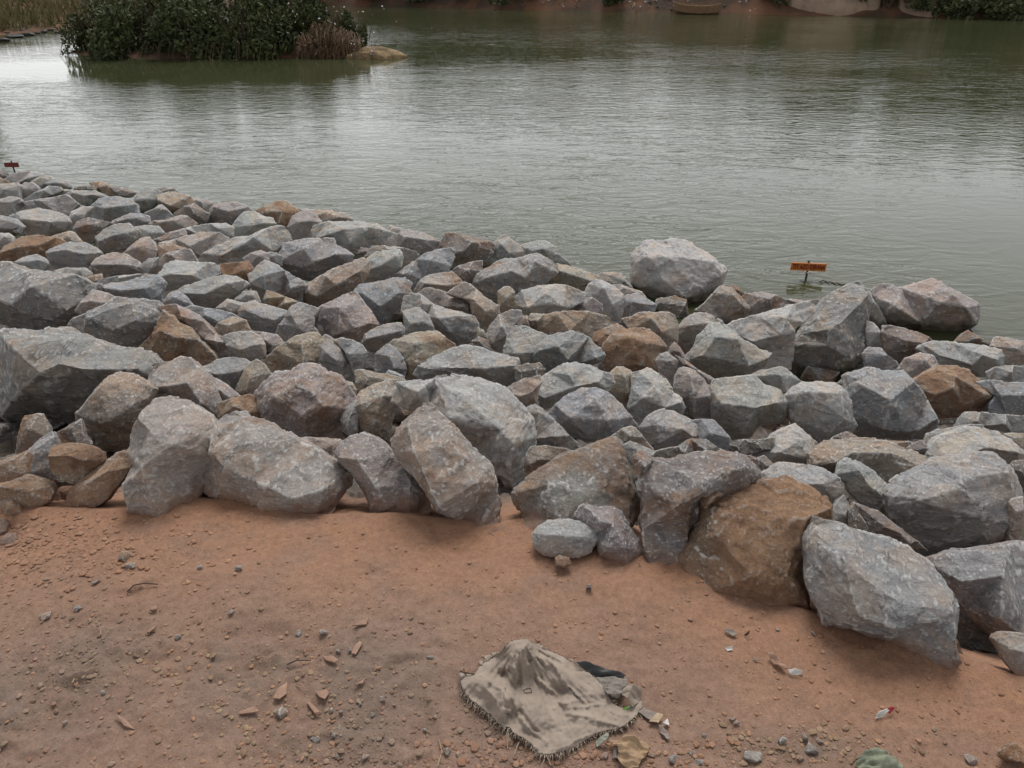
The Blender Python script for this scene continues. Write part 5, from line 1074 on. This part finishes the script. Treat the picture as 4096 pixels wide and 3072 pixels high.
# low grassy bank at the upper left, dark stones in the shallows before it
rs = np.random.RandomState(9); n = 9000; gx_ = rs.uniform(-30, -14.2, n); gy_ = rs.uniform(30.5, 44, n); hz = ground_h(gx_, gy_); k = hz > WATER+0.12; gx_, gy_, hz = gx_[k], gy_[k], hz[k]; n = len(hz)
hh = rs.uniform(.12, .4, n); lean = rs.normal(size=(n, 2))*.12; wd_ = rs.uniform(.02, .05, n)
V = np.stack([np.stack([gx_-wd_, gy_, hz-.05], 1), np.stack([gx_+wd_, gy_, hz-.05], 1), np.stack([gx_+lean[:,0]+wd_*.3, gy_+lean[:,1], hz+hh], 1), np.stack([gx_+lean[:,0]-wd_*.3, gy_+lean[:,1], hz+hh], 1)], 1).reshape(-1, 3)
o = obj('grass', mesh_np('grass', V, np.arange(4*n).reshape(-1, 4), smooth=False), M['reed']); o['kind'] = 'stuff'
for i, (u, v, wpx) in enumerate([(12,165,60),(60,150,70),(110,142,60),(95,128,44),(130,112,34),(175,130,40),(205,122,30),(228,132,28),(255,138,22),(20,135,40),(150,135,26),(185,112,30)]):
    p = on_z(u, v, WATER); wd = wpx*float(np.dot(p-C0, F))/FPX
    o = free_stone('stone', (p[0], p[1], WATER+0.02), (wd*1.2, wd*.8, wd*.45), 600+i, (.05, .047, .045), 0.0, 'dark wet stone breaking the shallow water at the upper left', 'dark wet stones in the shallows', hull=12)
    o.data.materials[0] = M['dark_stone']
# growth along the far bank
FG = 'bushes along the far bank'
def at_far(u, d=0.5):
    x = np.interp(u, [f[0] for f in FARB], [on_z(a, b, WATER)[0] for a, b in FARB]); return float(x), float(yF(x)) + d
for i, (u, d, rx, rz, n, mt_, lab) in enumerate([
    (1490, .6, .9, .8, 1500, 'leaf_pale', 'low green bush on the far bank just right of the island'), (1700, .6, 1.3, .7, 1700, 'leaf', 'low dark bush on the far bank, second from the island'),
    (1880, .7, 1.1, .9, 1500, 'leaf', 'dark bush on the far bank left of the bare red earth'), (2080, .8, 1.2, 1.0, 1700, 'leaf', 'dark bush on the far bank touching the bare red earth'),
    (2480, .5, .8, .6, 1100, 'leaf', 'small dark bush amid the litter on the far bank'), (3110, .7, 1.0, 1.5, 2400, 'leaf', 'black green bush at the left end of the tan embankment'),
    (3560, .5, 1.3, 1.6, 2600, 'leaf', 'black green bush at the right end of the tan embankment'), (3720, .2, 1.2, .9, 1800, 'leaf_pale', 'green grassy tuft at the far waterline right of the embankment'),
    (3880, .2, 1.4, .9, 2000, 'leaf_pale', 'second green grassy tuft right of the embankment'), (4040, .2, 1.4, 1.0, 2000, 'leaf_pale', 'green grassy tuft at the right edge of the far waterline'),
    (3960, 1.4, 1.4, 1.6, 2000, 'leaf', 'dark bush behind the green tufts at the far right')]):
    x, y = at_far(u, d); shrub(x, y, rx, .8, rz, n, 0.10, 80+i, M[mt_], lab, FG)
for i, (u0, u1) in enumerate([(3150, 3540), (3610, 3850)]):
    (x0, y0), (x1, y1) = at_far(u0, .15), at_far(u1, .15); N_ = 26; V = []; rows = [(0, -.5), (-.06, .02), (.02, .35), (.16, .8), (.35, 1.3), (.5, 1.9)]
    for j in range(N_+1):
        t = j/N_; b = math.sin(math.pi*t)**.35
        for dy, dz in rows: V.append((x0+(x1-x0)*t, y0+(y1-y0)*t + .5*(1-b) + dy + .05*math.sin(9*t+dz*3), WATER + dz + .10*(1-b)))
    R_ = len(rows); Q = [(j*R_+k, (j+1)*R_+k, (j+1)*R_+k+1, j*R_+k+1) for j in range(N_) for k in range(R_-1)]
    V = np.array(V); V[:,1] += 0.10*fbm(V*0.9, 3, 5+i); o = obj('embankment', mesh_np('embankment', V, np.array(Q)), M['embankment'])
    sm = o.modifiers.new('thickness', 'SOLIDIFY'); sm.thickness = 0.4; sm.offset = -1
    tag(o, ['long tan earth embankment with a rounded foot on the far bank, upper right', 'shorter tan embankment on the far bank behind the green tufts'][i], 'embankment')
rs = np.random.RandomState(21); P_ = []
for _ in range(420):
    u = rs.choice([rs.uniform(2230, 2720), rs.uniform(1900, 3150), rs.normal(2520, 110)]); x, y = at_far(u, rs.uniform(.1, 2.2)); P_.append(np.array([x, y, float(ground_h(np.array([x]), np.array([y]))[0])+.05]))
bits('litter', P_, 0.07, M['litter'], 4)
# the boat drawn up on the far bank
a, b = on_z(2702, 20, WATER+0.35), on_z(2872, 56, WATER); ax_ = b-a; ax_[2] = 0; L = np.linalg.norm(ax_)*1.05; ang = math.atan2(ax_[1], ax_[0]); mid = (a+b)/2
be = empty('rowing_boat', (mid[0], mid[1], WATER), 'long brown wooden boat drawn up at the far bank', 'boat'); be.rotation_euler = (0, 0.02, ang)
def boat_section(t): wdt = 0.42*max(0.0, 1-abs(2*t-1)**2.6)**.5 + 0.10; return wdt, 0.10*abs(2*t-1)**2.5
V = []; N_ = 16
for j in range(N_+1):
    t = j/N_; wdt, ris = boat_section(t); x = (t-.5)*L
    for yy, zz in ((-1, .42), (-.85, .12), (-.35, 0), (.35, 0), (.85, .12), (1, .42)): V.append((x, yy*wdt, zz+ris-.05))
Q = [(j*6+k, (j+1)*6+k, (j+1)*6+k+1, j*6+k+1) for j in range(N_) for k in range(5)]
o = obj('hull', mesh_np('hull', np.array(V), np.array(Q), smooth=False), M['boat'], be); sm = o.modifiers.new('thickness', 'SOLIDIFY'); sm.thickness = .035
m = MB(); m.box((-L/2, 0, .2), (.04, .22, .42)); m.box((L/2, 0, .2), (.04, .22, .42)); m.build('end_board', M['boat'], be)
for t in (.25, .5, .75):
    m = MB(); wdt, ris = boat_section(t); m.box(((t-.5)*L, 0, .3+ris), (.16, 2*wdt*.95, .03)); m.build('seat', M['boat'], be)
# trees behind the far bank, seen only as reflections and sky line above the picture
def tree(x, y, h, r, seed, label):
    z = float(ground_h(np.array([x]), np.array([y]))[0]); e = empty('tree', (x, y, z), label, 'tree', 'trees behind the far bank'); rr_ = random.Random(seed)
    m = MB(); m.tube([(0, 0, -.3), (.1, .05, h*.3), (.15, -.1, h*.6), (0, 0, h*.9)], [r*.09, r*.075, r*.05, r*.02], 8)
    for k in range(7):
        a = k*.9+rr_.random(); m.tube([(.1, 0, h*(.3+.05*k)), (r*.4*math.cos(a), r*.4*math.sin(a), h*(.45+.05*k)), (r*.75*math.cos(a), r*.75*math.sin(a), h*(.55+.05*k))], [r*.04, r*.025, r*.01], 5)
    m.build('trunk', M['wood'], e); V, Q = leaf_cloud((0, 0, h*.12), (r, r, h*.86), 8000, .26, seed, hollow=.4); obj('crown', mesh_np('crown', V, Q, smooth=False), M['leaf'], e)
for i, (x, y, h, r) in enumerate(TREES): tree(x, y, h, r, 200+i, 'tree behind the far bank, standing above the top of the picture')
